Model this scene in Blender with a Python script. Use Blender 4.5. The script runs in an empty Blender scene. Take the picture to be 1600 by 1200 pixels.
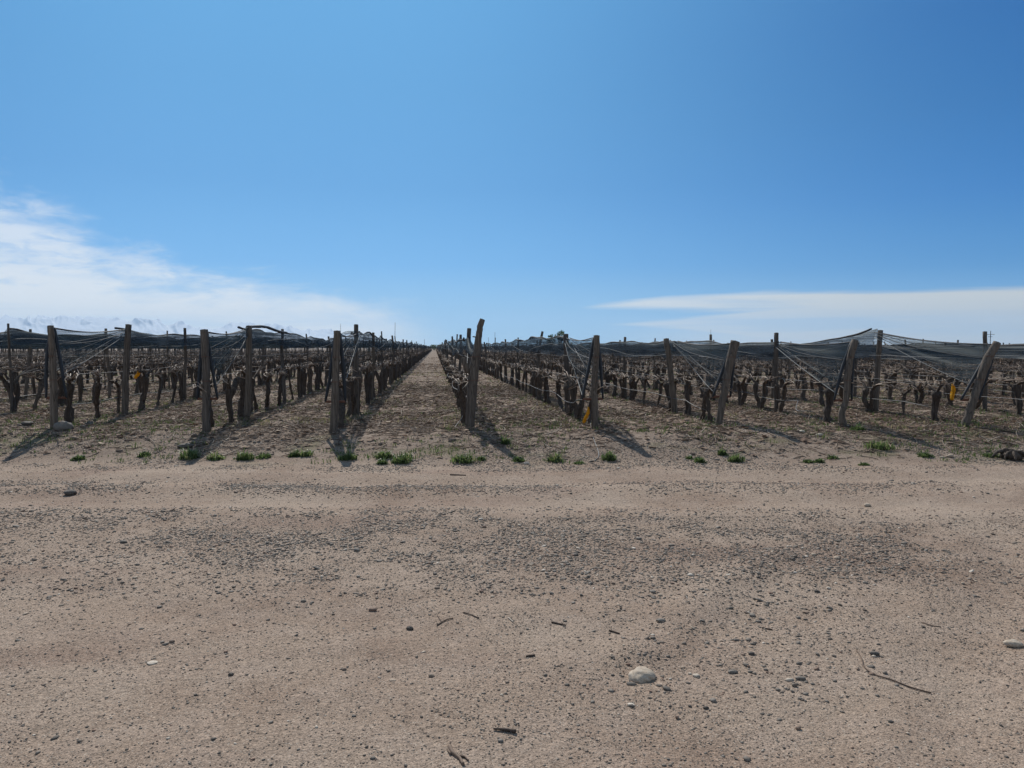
import bpy, math, random
import numpy as np
from mathutils import Vector

random.seed(7)
rng = np.random.default_rng(11)
R = math.radians
scn = bpy.context.scene
COL = scn.collection

# ------------------------------------------------------------------ camera frame
FPX, CAMZ, YAW, PITCH = 1200.0, 1.6, R(5.71), math.atan(57 / 1200.0)
CY, SY = math.cos(YAW), math.sin(YAW)
ROADZ = -0.30


def sc_of(x, y):            # world -> (distance along the view direction, sideways)
    return y * CY + x * SY, x * CY - y * SY


def xy_of(s, c):
    return c * CY + s * SY, s * CY - c * SY


def ray(px, py):
    cx, cu, cf = (px - 800) / FPX, (600 - py) / FPX, 1.0
    f = cf * math.cos(PITCH) + cu * math.sin(PITCH)
    u = cu * math.cos(PITCH) - cf * math.sin(PITCH)
    x, y = xy_of(f, cx)
    return x, y, u


def vnoise(x, y, seed=0):
    x = np.asarray(x, float); y = np.asarray(y, float)
    xi = np.floor(x).astype(np.int64); yi = np.floor(y).astype(np.int64)
    fx, fy = x - xi, y - yi
    fx = fx * fx * (3 - 2 * fx); fy = fy * fy * (3 - 2 * fy)

    def h(a, b):
        n = (a * 374761393 + b * 668265263 + seed * 1442695041) & 0x7fffffff
        n = ((n ^ (n >> 13)) * 1274126177) & 0x7fffffff
        n = (n ^ (n >> 16)) & 0xffff
        return n / 65535.0
    return (h(xi, yi) * (1 - fx) + h(xi + 1, yi) * fx) * (1 - fy) + (h(xi, yi + 1) * (1 - fx) + h(xi + 1, yi + 1) * fx) * fy


def fbm(x, y, oct=4, seed=0):
    v, a, t = 0, 1.0, 0
    x = np.asarray(x, float); y = np.asarray(y, float)
    for i in range(oct):
        v = v + a * vnoise(x * 2 ** i, y * 2 ** i, seed + i * 17); t += a; a *= 0.5
    return v / t


def sstep(a, b, x):
    t = np.clip((np.asarray(x, float) - a) / (b - a), 0, 1)
    return t * t * (3 - 2 * t)


TRACKS = [([(7.6, 4.9), (6.3, 4.15), (5.3, 3.3), (4.4, 2.55), (3.4, 2.1)], .19, -.017), ([(8.6, 6.4), (7.0, 5.2), (5.6, 4.4), (4.6, 3.6), (3.4, 3.1)], .19, -.014),
          ([(7.0, 2.4), (5.9, 1.55), (5.2, 1.1), (4.7, .75)], .16, .022), ([(6.1, -4.0), (5.3, -2.2), (5.0, 0.2), (5.3, 2.0)], .22, -.012)]


def ground_z(x, y):
    x = np.asarray(x, float); y = np.asarray(y, float)
    s, c = sc_of(x, y)
    wob = 0.5 * (fbm(c * .25, s * .1, 2, 5) - .5)
    z = ROADZ * (1 - sstep(12.3 + wob, 15.2 + wob, s))
    near = 1 - sstep(60, 140, s)
    z = z + near * 0.07 * (fbm(c * .45 + 31, s * .45, 3, 3) - .5)
    z = z + near * 0.030 * (fbm(c * 2.2, s * 2.2, 3, 8) - .5)
    road = 1 - sstep(11.8, 12.8, s)
    near2 = (1 - sstep(14, 24, s))
    z = z + near2 * 0.012 * (fbm(c * 7, s * 7, 3, 21) - .5)
    # tyre tracks crossing the picture
    for sr, w, dp in ((11.15, .30, .035), (9.35, .34, .030)):
        cc = sr + .25 * np.sin(c * .16 + sr) + .02 * c
        g = np.exp(-((s - cc) / w) ** 2)
        g2 = np.exp(-((s - cc - 2.1 * w) / (w * .8)) ** 2) + np.exp(-((s - cc + 2.1 * w) / (w * .8)) ** 2)
        z = z + road * (-dp * g + .45 * dp * g2)
    for pts, wd, dp in TRACKS:
        dist = np.full(np.shape(s), 1e3)
        for (s0, c0), (s1, c1) in zip(pts[:-1], pts[1:]):
            t = np.clip(((s - s0) * (s1 - s0) + (c - c0) * (c1 - c0)) / ((s1 - s0) ** 2 + (c1 - c0) ** 2), 0, 1)
            dist = np.minimum(dist, np.hypot(s - s0 - t * (s1 - s0), c - c0 - t * (c1 - c0)))
        z = z + dp * np.exp(-(dist / wd) ** 2) - .5 * dp * np.exp(-((dist - 1.9 * wd) / (.7 * wd)) ** 2)
    vy = sstep(12.6, 15.5, s) * (1 - sstep(45, 80, s))
    z = z + vy * (.075 * (fbm(c * 1.6 + 5, s * 1.6, 3, 44) - .5) + .05 * (fbm(c * 5, s * 5, 2, 45) - .5))
    return z


def gz(x, y):
    return float(ground_z(x, y))


def G(px, py):
    """point of the ground seen at a pixel of the photograph"""
    dx, dy, dz = ray(px, py)
    t = (0 - CAMZ) / dz
    for _ in range(8):
        t = (gz(dx * t, dy * t) - CAMZ) / dz
    return Vector((dx * t, dy * t, gz(dx * t, dy * t)))


def W(px, py, s):
    """point at distance s along the view direction"""
    dx, dy, dz = ray(px, py)
    f = dy * CY + dx * SY
    t = s / f
    return Vector((dx * t, dy * t, CAMZ + dz * t))


# ------------------------------------------------------------------ mesh helpers
class MB:
    def __init__(self):
        self.v, self.q, self.t, self.qm, self.tm, self.c, self.n = [], [], [], [], [], [], 0

    def add(self, v, quads=None, tris=None, mat=0, col=None):
        v = np.asarray(v, float).reshape(-1, 3)
        self.v.append(v)
        if quads is not None and len(quads):
            q = np.asarray(quads, np.int64).reshape(-1, 4) + self.n
            self.q.append(q); self.qm.append(np.full(len(q), mat))
        if tris is not None and len(tris):
            t = np.asarray(tris, np.int64).reshape(-1, 3) + self.n
            self.t.append(t); self.tm.append(np.full(len(t), mat))
        self.c.append(np.full(len(v), 0.5) if col is None else np.broadcast_to(np.asarray(col, float), (len(v),)))
        self.n += len(v)
        return self

    def arrays(self):
        v = np.concatenate(self.v) if self.v else np.zeros((0, 3))
        q = np.concatenate(self.q) if self.q else np.zeros((0, 4), np.int64)
        t = np.concatenate(self.t) if self.t else np.zeros((0, 3), np.int64)
        qm = np.concatenate(self.qm) if self.qm else np.zeros(0)
        tm = np.concatenate(self.tm) if self.tm else np.zeros(0)
        return v, q, t, qm, tm, np.concatenate(self.c) if self.c else np.zeros(0)

    def mesh(self, name, mats, smooth=True, tone=False):
        v, q, t, qm, tm, c = self.arrays()
        me = bpy.data.meshes.new(name)
        me.vertices.add(len(v)); me.vertices.foreach_set('co', v.astype(np.float32).ravel())
        loops = np.concatenate([q.ravel(), t.ravel()]).astype(np.int32)
        me.loops.add(len(loops)); me.loops.foreach_set('vertex_index', loops)
        nq, nt = len(q), len(t)
        me.polygons.add(nq + nt)
        st = np.concatenate([np.arange(nq) * 4, nq * 4 + np.arange(nt) * 3]).astype(np.int32)
        me.polygons.foreach_set('loop_start', st)
        me.polygons.foreach_set('material_index', np.concatenate([qm, tm]).astype(np.int32))
        me.polygons.foreach_set('use_smooth', np.full(nq + nt, smooth))
        if tone:
            a = me.attributes.new('tone', 'FLOAT', 'POINT'); a.data.foreach_set('value', c.astype(np.float32))
        for m in (mats if isinstance(mats, (list, tuple)) else [mats]):
            me.materials.append(m)
        me.update(calc_edges=True); me.validate()
        return me

    def obj(self, name, mats, parent=None, smooth=True, tone=False, loc=None):
        o = bpy.data.objects.new(name, self.mesh(name, mats, smooth, tone))
        COL.objects.link(o)
        if parent: o.parent = parent
        if loc is not None: o.location = loc
        return o


def tag(o, label=None, cat=None, group=None, kind=None):
    if label:
        assert 4 <= len(label.replace(',', '').split()) <= 16, label
        o['label'] = label
    if cat: o['category'] = cat
    if group: o['group'] = group
    if kind: o['kind'] = kind
    return o


def empty(name, loc=(0, 0, 0)):
    o = bpy.data.objects.new(name, None); COL.objects.link(o); o.location = loc
    o.empty_display_size = .1
    return o


def smooth_path(pts, n):
    """Catmull-Rom through pts, n samples"""
    p = np.asarray(pts, float)
    P = np.vstack([2 * p[0] - p[1], p, 2 * p[-1] - p[-2]])
    u = np.linspace(0, len(p) - 1 - 1e-9, n); i = u.astype(int); f = (u - i)[:, None]
    a, b, c, d = P[i], P[i + 1], P[i + 2], P[i + 3]
    return .5 * ((2 * b) + (c - a) * f + (2 * a - 5 * b + 4 * c - d) * f ** 2 + (3 * b - a - 3 * c + d) * f ** 3)


def tube(path, rad, k=8, jit=0.0, r_=None, caps=True, flat=1.0):
    r_ = r_ or rng
    p = np.asarray(path, float); n = len(p)
    rad = np.broadcast_to(np.asarray(rad, float), (n,))
    t = np.gradient(p, axis=0); t /= np.linalg.norm(t, axis=1)[:, None] + 1e-12
    u = np.cross(t[0], (0, 0, 1.0) if abs(t[0][2]) < .9 else (1.0, 0, 0)); u /= np.linalg.norm(u)
    V = []
    lob = 1 + jit * (r_.random(k) - .5) * 1.2
    for i in range(n):
        u = u - t[i] * np.dot(u, t[i]); u /= np.linalg.norm(u) + 1e-12
        w = np.cross(t[i], u)
        a = np.arange(k) * 2 * np.pi / k
        rr = rad[i] * lob * (1 + jit * (r_.random(k) - .5))
        V.append(p[i] + np.outer(np.cos(a) * rr, u) + np.outer(np.sin(a) * rr * flat, w))
    V = np.vstack(V)
    i = np.arange(n - 1)[:, None] * k; j = np.arange(k)[None, :]; j2 = (j + 1) % k
    q = np.stack([i + j, i + j2, i + k + j2, i + k + j], -1).reshape(-1, 4)
    tr = None
    if caps:
        V = np.vstack([V, p[0] - t[0] * rad[0] * .2, p[-1] + t[-1] * rad[-1] * .15])
        c0, c1 = n * k, n * k + 1
        jj = np.arange(k); jn = (jj + 1) % k
        tr = np.vstack([np.stack([np.full(k, c0), jn, jj], -1), np.stack([np.full(k, c1), (n - 1) * k + jj, (n - 1) * k + jn], -1)])
    return V, q, tr


def box(mb, lo, hi, mat=0):
    x0, y0, z0 = lo; x1, y1, z1 = hi
    v = [(x0, y0, z0), (x1, y0, z0), (x1, y1, z0), (x0, y1, z0), (x0, y0, z1), (x1, y0, z1), (x1, y1, z1), (x0, y1, z1)]
    mb.add(v, [(0, 3, 2, 1), (4, 5, 6, 7), (0, 1, 5, 4), (1, 2, 6, 5), (2, 3, 7, 6), (3, 0, 4, 7)], mat=mat)


def ico(sub):
    t = (1 + 5 ** .5) / 2
    v = np.array([(-1, t, 0), (1, t, 0), (-1, -t, 0), (1, -t, 0), (0, -1, t), (0, 1, t), (0, -1, -t), (0, 1, -t), (t, 0, -1), (t, 0, 1), (-t, 0, -1), (-t, 0, 1)], float)
    f = [(0, 11, 5), (0, 5, 1), (0, 1, 7), (0, 7, 10), (0, 10, 11), (1, 5, 9), (5, 11, 4), (11, 10, 2), (10, 7, 6), (7, 1, 8), (3, 9, 4), (3, 4, 2), (3, 2, 6), (3, 6, 8), (3, 8, 9), (4, 9, 5), (2, 4, 11), (6, 2, 10), (8, 6, 7), (9, 8, 1)]
    v /= np.linalg.norm(v, axis=1)[:, None]
    for _ in range(sub):
        vv = list(map(tuple, v)); mid = {}; nf = []

        def m(a, b):
            k = (min(a, b), max(a, b))
            if k not in mid:
                w = (np.array(vv[a]) + np.array(vv[b])) / 2; w /= np.linalg.norm(w); mid[k] = len(vv); vv.append(tuple(w))
            return mid[k]
        for a, b, c in f:
            ab, bc, ca = m(a, b), m(b, c), m(c, a); nf += [(a, ab, ca), (b, bc, ab), (c, ca, bc), (ab, bc, ca)]
        v, f = np.array(vv), nf
    return v, np.array(f)


# ------------------------------------------------------------------ materials
def lin(r, g, b):
    f = lambda c: (c / 255 / 12.92) if c / 255 <= .04045 else ((c / 255 + .055) / 1.055) ** 2.4
    return (f(r), f(g), f(b), 1)


class N:
    """tiny expression helper over shader nodes"""
    def __init__(self, tree):
        self.t = tree

    def node(self, typ, **kw):
        n = self.t.nodes.new(typ)
        for k, v in kw.items(): setattr(n, k, v)
        return n

    def setin(self, n, i, v):
        if isinstance(v, bpy.types.NodeSocket): self.t.links.new(v, n.inputs[i])
        elif v is not None: n.inputs[i].default_value = v

    def m(self, op, a, b=None, c=None, clamp=False):
        n = self.node('ShaderNodeMath', operation=op, use_clamp=clamp)
        self.setin(n, 0, a); self.setin(n, 1, b); self.setin(n, 2, c)
        return n.outputs[0]

    def mr(self, x, a, b, lo=0.0, hi=1.0, smooth=True):
        n = self.node('ShaderNodeMapRange', interpolation_type='SMOOTHSTEP' if smooth else 'LINEAR')
        for i, v in enumerate((x, a, b, lo, hi)): self.setin(n, i, v)
        return n.outputs[0]

    def mix(self, f, a, b, blend='MIX'):
        n = self.node('ShaderNodeMix', data_type='RGBA', blend_type=blend)
        self.setin(n, 0, f); self.setin(n, 6, a); self.setin(n, 7, b)
        return n.outputs[2]

    def noise(self, vec, scale, detail=4, rough=.55, dist=0.0):
        n = self.node('ShaderNodeTexNoise')
        self.setin(n, 'Vector', vec); n.inputs['Scale'].default_value = scale
        n.inputs['Detail'].default_value = detail; n.inputs['Roughness'].default_value = rough; n.inputs['Distortion'].default_value = dist
        return n.outputs[0]

    def voro(self, vec, scale, feature='F1', out=0, rnd=1.0):
        n = self.node('ShaderNodeTexVoronoi', feature=feature)
        self.setin(n, 'Vector', vec); n.inputs['Scale'].default_value = scale; n.inputs['Randomness'].default_value = rnd
        return n.outputs[out]

    def vmul(self, v, s):
        n = self.node('ShaderNodeVectorMath', operation='MULTIPLY')
        self.setin(n, 0, v); n.inputs[1].default_value = s
        return n.outputs[0]

    def ramp(self, f, stops, interp='LINEAR'):
        n = self.node('ShaderNodeValToRGB'); cr = n.color_ramp; cr.interpolation = interp
        while len(cr.elements) < len(stops): cr.elements.new(.5)
        for e, (p, c) in zip(cr.elements, stops):
            e.position = p; e.color = c if hasattr(c, '__len__') else (c, c, c, 1)
        self.setin(n, 0, f)
        return n.outputs[0]

    def curve1(self, x, lo, hi, pts, scale):
        """piecewise linear y(x): pts list of (x, y), y in 0..scale"""
        u = self.mr(x, lo, hi, 0, 1, False)
        r = self.ramp(u, [((a - lo) / (hi - lo), b / scale) for a, b in pts])
        return self.m('MULTIPLY', r, scale)


def material(name):
    m = bpy.data.materials.new(name); m.use_nodes = True
    nt = m.node_tree; b = nt.nodes['Principled BSDF']
    b.inputs['Specular IOR Level'].default_value = .25
    return m, N(nt), b


def bump(n, b, h, strength=.4, dist=.01):
    k = n.node('ShaderNodeBump'); k.inputs['Strength'].default_value = strength; k.inputs['Distance'].default_value = dist
    n.t.links.new(h, k.inputs['Height']); n.t.links.new(k.outputs[0], b.inputs['Normal'])


def obj_coord(n): return n.node('ShaderNodeTexCoord').outputs['Object']


def geo_pos(n): return n.node('ShaderNodeNewGeometry').outputs['Position']


def obj_rand(n): return n.node('ShaderNodeObjectInfo').outputs['Random']


def wood_mat(name, dark, mid, light):
    m, n, b = material(name)
    p = obj_coord(n)
    g = n.noise(n.vmul(p, (38, 38, 2.2)), 1.0, 6, .65)
    w = n.noise(n.vmul(p, (9, 9, 1.4)), 1.0, 3)
    c = n.ramp(g, [(.28, dark), (.5, mid), (.74, light)])
    c = n.mix(n.mr(w, .35, .7), c, n.mix(.5, c, mid, 'MIX'))
    crack = n.mr(n.voro(n.vmul(p, (22, 22, 1.3)), 1.0, 'DISTANCE_TO_EDGE'), 0, .06)
    c = n.mix(n.m('MULTIPLY', n.m('SUBTRACT', 1.0, crack), .6), c, (dark[0] * .4, dark[1] * .4, dark[2] * .4, 1))
    r = obj_rand(n)
    c = n.mix(1.0, c, n.ramp(r, [(0, (.72, .74, .78, 1)), (1, (1.12, 1.08, 1.02, 1))]), 'MULTIPLY')
    n.t.links.new(c, b.inputs['Base Color']); b.inputs['Roughness'].default_value = .85
    bump(n, b, n.m('ADD', g, crack), .7, .008)
    return m


M = {}
M['post'] = wood_mat('weathered_wood', (.058, .048, .039, 1), (.132, .110, .090, 1), (.235, .203, .17, 1))
M['bark'] = wood_mat('vine_bark', (.028, .021, .017, 1), (.084, .065, .051, 1), (.175, .14, .114, 1))


def tone_mat(name, stops, rough=.8, spec=.2, noise_scale=90, nz=.25, trans=0.0):
    m, n, b = material(name)
    a = n.node('ShaderNodeAttribute', attribute_name='tone').outputs['Fac']
    c = n.ramp(a, stops)
    v = n.noise(geo_pos(n), noise_scale, 3)
    c = n.mix(nz, c, n.ramp(v, [(.3, (0.25, .25, .25, 1)), (.7, (1, 1, 1, 1))]), 'MULTIPLY')
    n.t.links.new(c, b.inputs['Base Color']); b.inputs['Roughness'].default_value = rough
    b.inputs['Specular IOR Level'].default_value = spec
    if trans:
        tr = n.node('ShaderNodeBsdfTranslucent'); n.t.links.new(c, tr.inputs[0])
        mx = n.node('ShaderNodeMixShader'); mx.inputs[0].default_value = trans
        n.t.links.new(b.outputs[0], mx.inputs[1]); n.t.links.new(tr.outputs[0], mx.inputs[2])
        n.t.links.new(mx.outputs[0], n.t.nodes['Material Output'].inputs[0])
    return m


M['stone'] = tone_mat('river_stone', [(0, (.085, .070, .058, 1)), (.28, (.150, .130, .108, 1)), (.5, (.225, .195, .162, 1)), (.72, (.21, .165, .125, 1)), (.84, (.25, .155, .11, 1)), (.93, (.50, .405, .30, 1)), (1, (.62, .55, .46, 1))], .75, .25, 160, .5)
M['clod'] = tone_mat('soil_clod', [(0, (.14, .108, .085, 1)), (.6, (.24, .185, .145, 1)), (1, (.33, .262, .208, 1))], .95, .1, 120, .4)
M['cane'] = tone_mat('vine_cane', [(0, (.10, .064, .043, 1)), (.5, (.23, .155, .105, 1)), (1, (.42, .335, .25, 1))], .6, .3, 60, .3)
M['twig'] = tone_mat('dry_twig', [(0, (.06, .044, .035, 1)), (.4, (.16, .11, .08, 1)), (.75, (.30, .225, .165, 1)), (1, (.50, .43, .35, 1))], .75, .2, 60, .3)
M['leaf'] = tone_mat('dead_leaf', [(0, (.085, .055, .04, 1)), (.45, (.20, .128, .09, 1)), (.8, (.34, .24, .17, 1)), (1, (.52, .42, .32, 1))], .8, .15, 60, .3, .25)
M['weed'] = tone_mat('weed_green', [(0, (.05, .075, .03, 1)), (.45, (.105, .155, .055, 1)), (.8, (.18, .245, .085, 1)), (1, (.30, .29, .14, 1))], .55, .3, 40, .2, .5)
M['grass'] = tone_mat('dry_and_green_grass', [(0, (.07, .115, .04, 1)), (.4, (.13, .165, .06, 1)), (.65, (.24, .22, .11, 1)), (1, (.42, .35, .22, 1))], .7, .2, 40, .2, .4)
M['tree_leaf'] = tone_mat('tree_leaf', [(0, (.02, .04, .015, 1)), (.6, (.06, .10, .03, 1)), (1, (.13, .17, .06, 1))], .6, .2, 10, .2, .3)


def plain(name, col, rough=.6, spec=.3, nscale=40, namt=.3):
    m, n, b = material(name)
    v = n.noise(obj_coord(n), nscale, 4)
    c = n.mix(namt, col, n.ramp(v, [(.3, (.2, .2, .2, 1)), (.7, (1, 1, 1, 1))]), 'MULTIPLY')
    n.t.links.new(c, b.inputs['Base Color']); b.inputs['Roughness'].default_value = rough
    b.inputs['Specular IOR Level'].default_value = spec
    return m


M['black'] = plain('black_net_edge', (.036, .042, .050, 1), .7)
M['cord'] = plain('pale_hem_cord', (.15, .16, .16, 1), .6)
M['hose'] = plain('pale_drip_hose', (.19, .19, .185, 1), .5, .3, 1.3, .9)
M['wire'] = plain('galvanised_wire', (.20, .20, .20, 1), .5, .4)
M['bar'] = plain('rusty_bar', (.16, .075, .05, 1), .8)
M['pole'] = plain('dark_pole', (.06, .05, .045, 1), .8)


def yellow_mat():
    m, n, b = material('yellow_plastic')
    v = n.noise(obj_coord(n), 18, 4)
    c = n.ramp(v, [(.3, (.52, .26, .012, 1)), (.7, (.78, .50, .03, 1))])
    n.t.links.new(c, b.inputs['Base Color']); b.inputs['Roughness'].default_value = .45
    tr = n.node('ShaderNodeBsdfTranslucent'); n.t.links.new(c, tr.inputs[0])
    mx = n.node('ShaderNodeMixShader'); mx.inputs[0].default_value = .55
    n.t.links.new(b.outputs[0], mx.inputs[1]); n.t.links.new(tr.outputs[0], mx.inputs[2])
    n.t.links.new(mx.outputs[0], n.t.nodes['Material Output'].inputs[0])
    return m


M['yellow'] = yellow_mat()


def net_mat(name, lo, hi, col, tcol):
    m, n, b = material(name)
    p = geo_pos(n)
    folds = n.noise(n.vmul(p, (2.2, .5, 26)), 1.0, 4, .65)
    blot = n.noise(n.vmul(p, (1.0, .8, 2.0)), 1.0, 2)
    op = n.mr(n.m('ADD', n.m('MULTIPLY', folds, .7), n.m('MULTIPLY', blot, .3)), .38, .60, lo, hi)
    df = n.node('ShaderNodeBsdfDiffuse'); df.inputs[0].default_value = col
    tl = n.node('ShaderNodeBsdfTranslucent'); tl.inputs[0].default_value = tcol
    gl = n.node('ShaderNodeBsdfGlossy'); gl.inputs[0].default_value = (.25, .27, .27, 1); gl.inputs[1].default_value = .5
    a = n.node('ShaderNodeMixShader'); a.inputs[0].default_value = .45
    n.t.links.new(df.outputs[0], a.inputs[1]); n.t.links.new(tl.outputs[0], a.inputs[2])
    a2 = n.node('ShaderNodeMixShader'); a2.inputs[0].default_value = .06
    n.t.links.new(a.outputs[0], a2.inputs[1]); n.t.links.new(gl.outputs[0], a2.inputs[2])
    tp = n.node('ShaderNodeBsdfTransparent')
    mx = n.node('ShaderNodeMixShader')
    n.t.links.new(op, mx.inputs[0]); n.t.links.new(tp.outputs[0], mx.inputs[1]); n.t.links.new(a2.outputs[0], mx.inputs[2])
    n.t.links.new(mx.outputs[0], n.t.nodes['Material Output'].inputs[0])
    return m


M['net'] = net_mat('hail_net', .36, .86, (.060, .074, .090, 1), (.034, .050, .058, 1))
M['net_thin'] = net_mat('hail_net_single_layer', .14, .52, (.066, .088, .102, 1), (.045, .070, .078, 1))


def ground_mat():
    m, n, b = material('soil_and_gravel_road')
    p = geo_pos(n)
    sep = n.node('ShaderNodeSeparateXYZ'); n.t.links.new(p, sep.inputs[0])
    s = n.m('ADD', n.m('MULTIPLY', sep.outputs[1], CY), n.m('MULTIPLY', sep.outputs[0], SY))
    n1 = n.noise(p, .55, 5, .6); n2 = n.noise(p, 3.0, 5, .6); n3 = n.noise(p, 22, 4, .6); n4 = n.noise(p, 130, 3, .7)
    road = n.ramp(n1, [(.30, (.252, .178, .131, 1)), (.48, (.314, .236, .178, 1)), (.70, (.358, .281, .217, 1))])
    road = n.mix(n.mr(n2, .40, .70, 0, .5), road, (.365, .285, .226, 1))
    road = n.mix(n.mr(n.noise(n.vmul(p, (.4, 1.0, 1)), .8, 3), .52, .70, 0, .55), road, (.232, .157, .118, 1))
    soil = n.ramp(n2, [(.28, (.150, .114, .088, 1)), (.5, (.252, .192, .148, 1)), (.75, (.335, .265, .208, 1))])
    deb = n.noise(n.vmul(p, (9, 22, 9)), 1.0, 4, .7)
    soil = n.mix(n.mr(deb, .46, .70, .0, .5), soil, n.ramp(n3, [(.3, (.065, .045, .034, 1)), (.7, (.17, .095, .06, 1))]))
    soil = n.mix(n.mr(s, 32, 60, 0, .5), soil, (.165, .124, .096, 1))
    green = n.mr(n.noise(p, .7, 4, .6), .52, .66, 0, .55)
    soil = n.mix(green, soil, n.ramp(n3, [(.3, (.06, .07, .03, 1)), (.7, (.16, .15, .07, 1))]))
    f = n.mr(n.m('ADD', s, n.m('MULTIPLY', n.m('SUBTRACT', n2, .5), 2.5)), 11.7, 13.3)
    c = n.mix(f, road, soil)
    # grains: single dark and pale specks of the coarse sand
    v1 = n.node('ShaderNodeTexVoronoi'); n.t.links.new(p, v1.inputs['Vector']); v1.inputs['Scale'].default_value = 85
    sx = n.node('ShaderNodeSeparateColor'); n.t.links.new(v1.outputs['Color'], sx.inputs[0])
    blob = n.m('SUBTRACT', 1.0, n.mr(v1.outputs['Distance'], .28, .50))
    c = n.mix(n.m('MULTIPLY', blob, n.mr(sx.outputs[0], .72, .80, 0, .75)), c, (.085, .072, .062, 1))
    c = n.mix(n.m('MULTIPLY', blob, n.mr(sx.outputs[1], .86, .92, 0, .7)), c, (.46, .40, .33, 1))
    c = n.mix(.9, c, n.ramp(n4, [(.27, (.36, .35, .34, 1)), (.5, (.98, .98, .98, 1)), (.74, (1.6, 1.58, 1.54, 1))]), 'MULTIPLY')
    n5 = n.noise(p, 58, 2, .6)
    c = n.mix(.6, c, n.ramp(n5, [(.28, (.5, .49, .48, 1)), (.5, (1, 1, 1, 1)), (.72, (1.35, 1.35, 1.33, 1))]), 'MULTIPLY')
    c = n.mix(.35, c, n.ramp(n3, [(.25, (.55, .54, .53, 1)), (.75, (1.25, 1.25, 1.25, 1))]), 'MULTIPLY')
    n.t.links.new(c, b.inputs['Base Color']); b.inputs['Roughness'].default_value = .95
    b.inputs['Specular IOR Level'].default_value = .12
    h = n.m('ADD', n.m('MULTIPLY', n3, .9), n.m('ADD', n.m('MULTIPLY', n4, .35), n.m('MULTIPLY', blob, n.mr(sx.outputs[2], .5, .9, 0, .30))))
    bump(n, b, h, .9, .018)
    return m


M['ground'] = ground_mat()


def mountain_mat():
    m, n, b = material('snow_and_rock')
    p = geo_pos(n)
    g = n.node('ShaderNodeNewGeometry')
    sp = n.node('ShaderNodeSeparateXYZ'); n.t.links.new(g.outputs['Normal'], sp.inputs[0])
    nz = n.noise(p, .006, 6, .65)
    rock = n.mr(n.m('ADD', sp.outputs[2], n.m('MULTIPLY', n.m('SUBTRACT', nz, .5), .5)), .42, .90)
    c = n.mix(rock, (.34, .38, .44, 1), (.60, .63, .67, 1))
    n.t.links.new(c, b.inputs['Base Color']); b.inputs['Roughness'].default_value = .9
    return m


M['mountain'] = mountain_mat()

# ------------------------------------------------------------------ ground sheet
def graded(segs):
    out = [segs[0][0]]
    for a, b_, n_ in segs:
        out += list(np.linspace(a, b_, n_ + 1)[1:])
    return np.array(out)


gs = graded([(-400, -20, 6), (-20, 1.5, 20), (1.5, 6, 130), (6, 17, 230), (17, 30, 90), (30, 60, 60), (60, 160, 50), (160, 600, 30), (600, 3000, 12), (3000, 12000, 10)])
half = [(0, 5, 90), (5, 12, 100), (12, 24, 60), (24, 60, 40), (60, 160, 25), (160, 800, 16), (800, 12000, 12)]
gp = graded(half); gc = np.concatenate([-gp[::-1][:-1], gp])
Cg, Sg = np.meshgrid(gc, gs)
Xg, Yg = xy_of(Sg, Cg)
Zg = ground_z(Xg, Yg)
nr, nc = Cg.shape
ii = (np.arange(nr - 1)[:, None] * nc + np.arange(nc - 1)[None, :])
qg = np.stack([ii, ii + 1, ii + nc + 1, ii + nc], -1).reshape(-1, 4)
mb = MB(); mb.add(np.stack([Xg, Yg, Zg], -1).reshape(-1, 3), qg)
tag(mb.obj('ground', M['ground']), kind='structure')

# ------------------------------------------------------------------ mountains
def mountains():
    D0 = 9000.0
    na, nd = 900, 110
    az = np.linspace(R(-62), R(-5), na)          # from the view direction
    dd = np.linspace(0, 1, nd)
    A, Dn = np.meshgrid(az, dd)
    dist = D0 + Dn * 2600
    deg = np.degrees(A)
    env = np.interp(deg, [-62, -45, -36, -30, -24, -17, -13.5, -11.2, -9.5, -5], [1.3, 1.1, 1.0, 1.02, .95, .84, .72, .45, .18, .0])
    prof = np.interp(Dn, [0, .25, .6, 1], [0, .45, 1.0, .75])
    wp = 1.6 * (fbm(deg * .3, Dn * 1.5, 3, 12) - .5)
    rid = 1 - np.abs(2 * fbm(deg * .42 + 4 + wp, Dn * 1.1 + 2 + wp, 5, 40) - 1)
    rid2 = 1 - np.abs(2 * fbm(deg * 1.6 + 9 + 2 * wp, Dn * 2.2 + deg * .2, 5, 60) - 1)
    h = env * prof * (180 + 180 * rid ** 1.5 + 28 * rid2)
    s = dist * np.cos(A); c = dist * np.sin(A)
    X, Y = xy_of(s, c)
    i0 = (np.arange(nd - 1)[:, None] * na + np.arange(na - 1)[None, :])
    q = np.stack([i0, i0 + 1, i0 + na + 1, i0 + na], -1).reshape(-1, 4)
    m_ = MB(); m_.add(np.stack([X, Y, h - 3], -1).reshape(-1, 3), q)
    tag(m_.obj('mountains', M['mountain']), kind='structure')


mountains()

# ------------------------------------------------------------------ rows of the vineyard
ORD = ['zeroth', 'first', 'second', 'third', 'fourth', 'fifth', 'sixth', 'seventh', 'eighth', 'ninth', 'tenth', 'eleventh', 'twelfth', 'thirteenth', 'fourteenth', 'fifteenth', 'sixteenth', 'seventeenth', 'eighteenth', 'nineteenth']
TENS = {2: 'twenty', 3: 'thirty', 4: 'forty', 5: 'fifty', 6: 'sixty', 7: 'seventy', 8: 'eighty', 9: 'ninety'}


def ordw(k):
    if k < 20: return ORD[k]
    if k % 10 == 0: return TENS[k // 10][:-1] + 'ieth'
    return TENS[k // 10] + '-' + ORD[k % 10]


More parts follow.
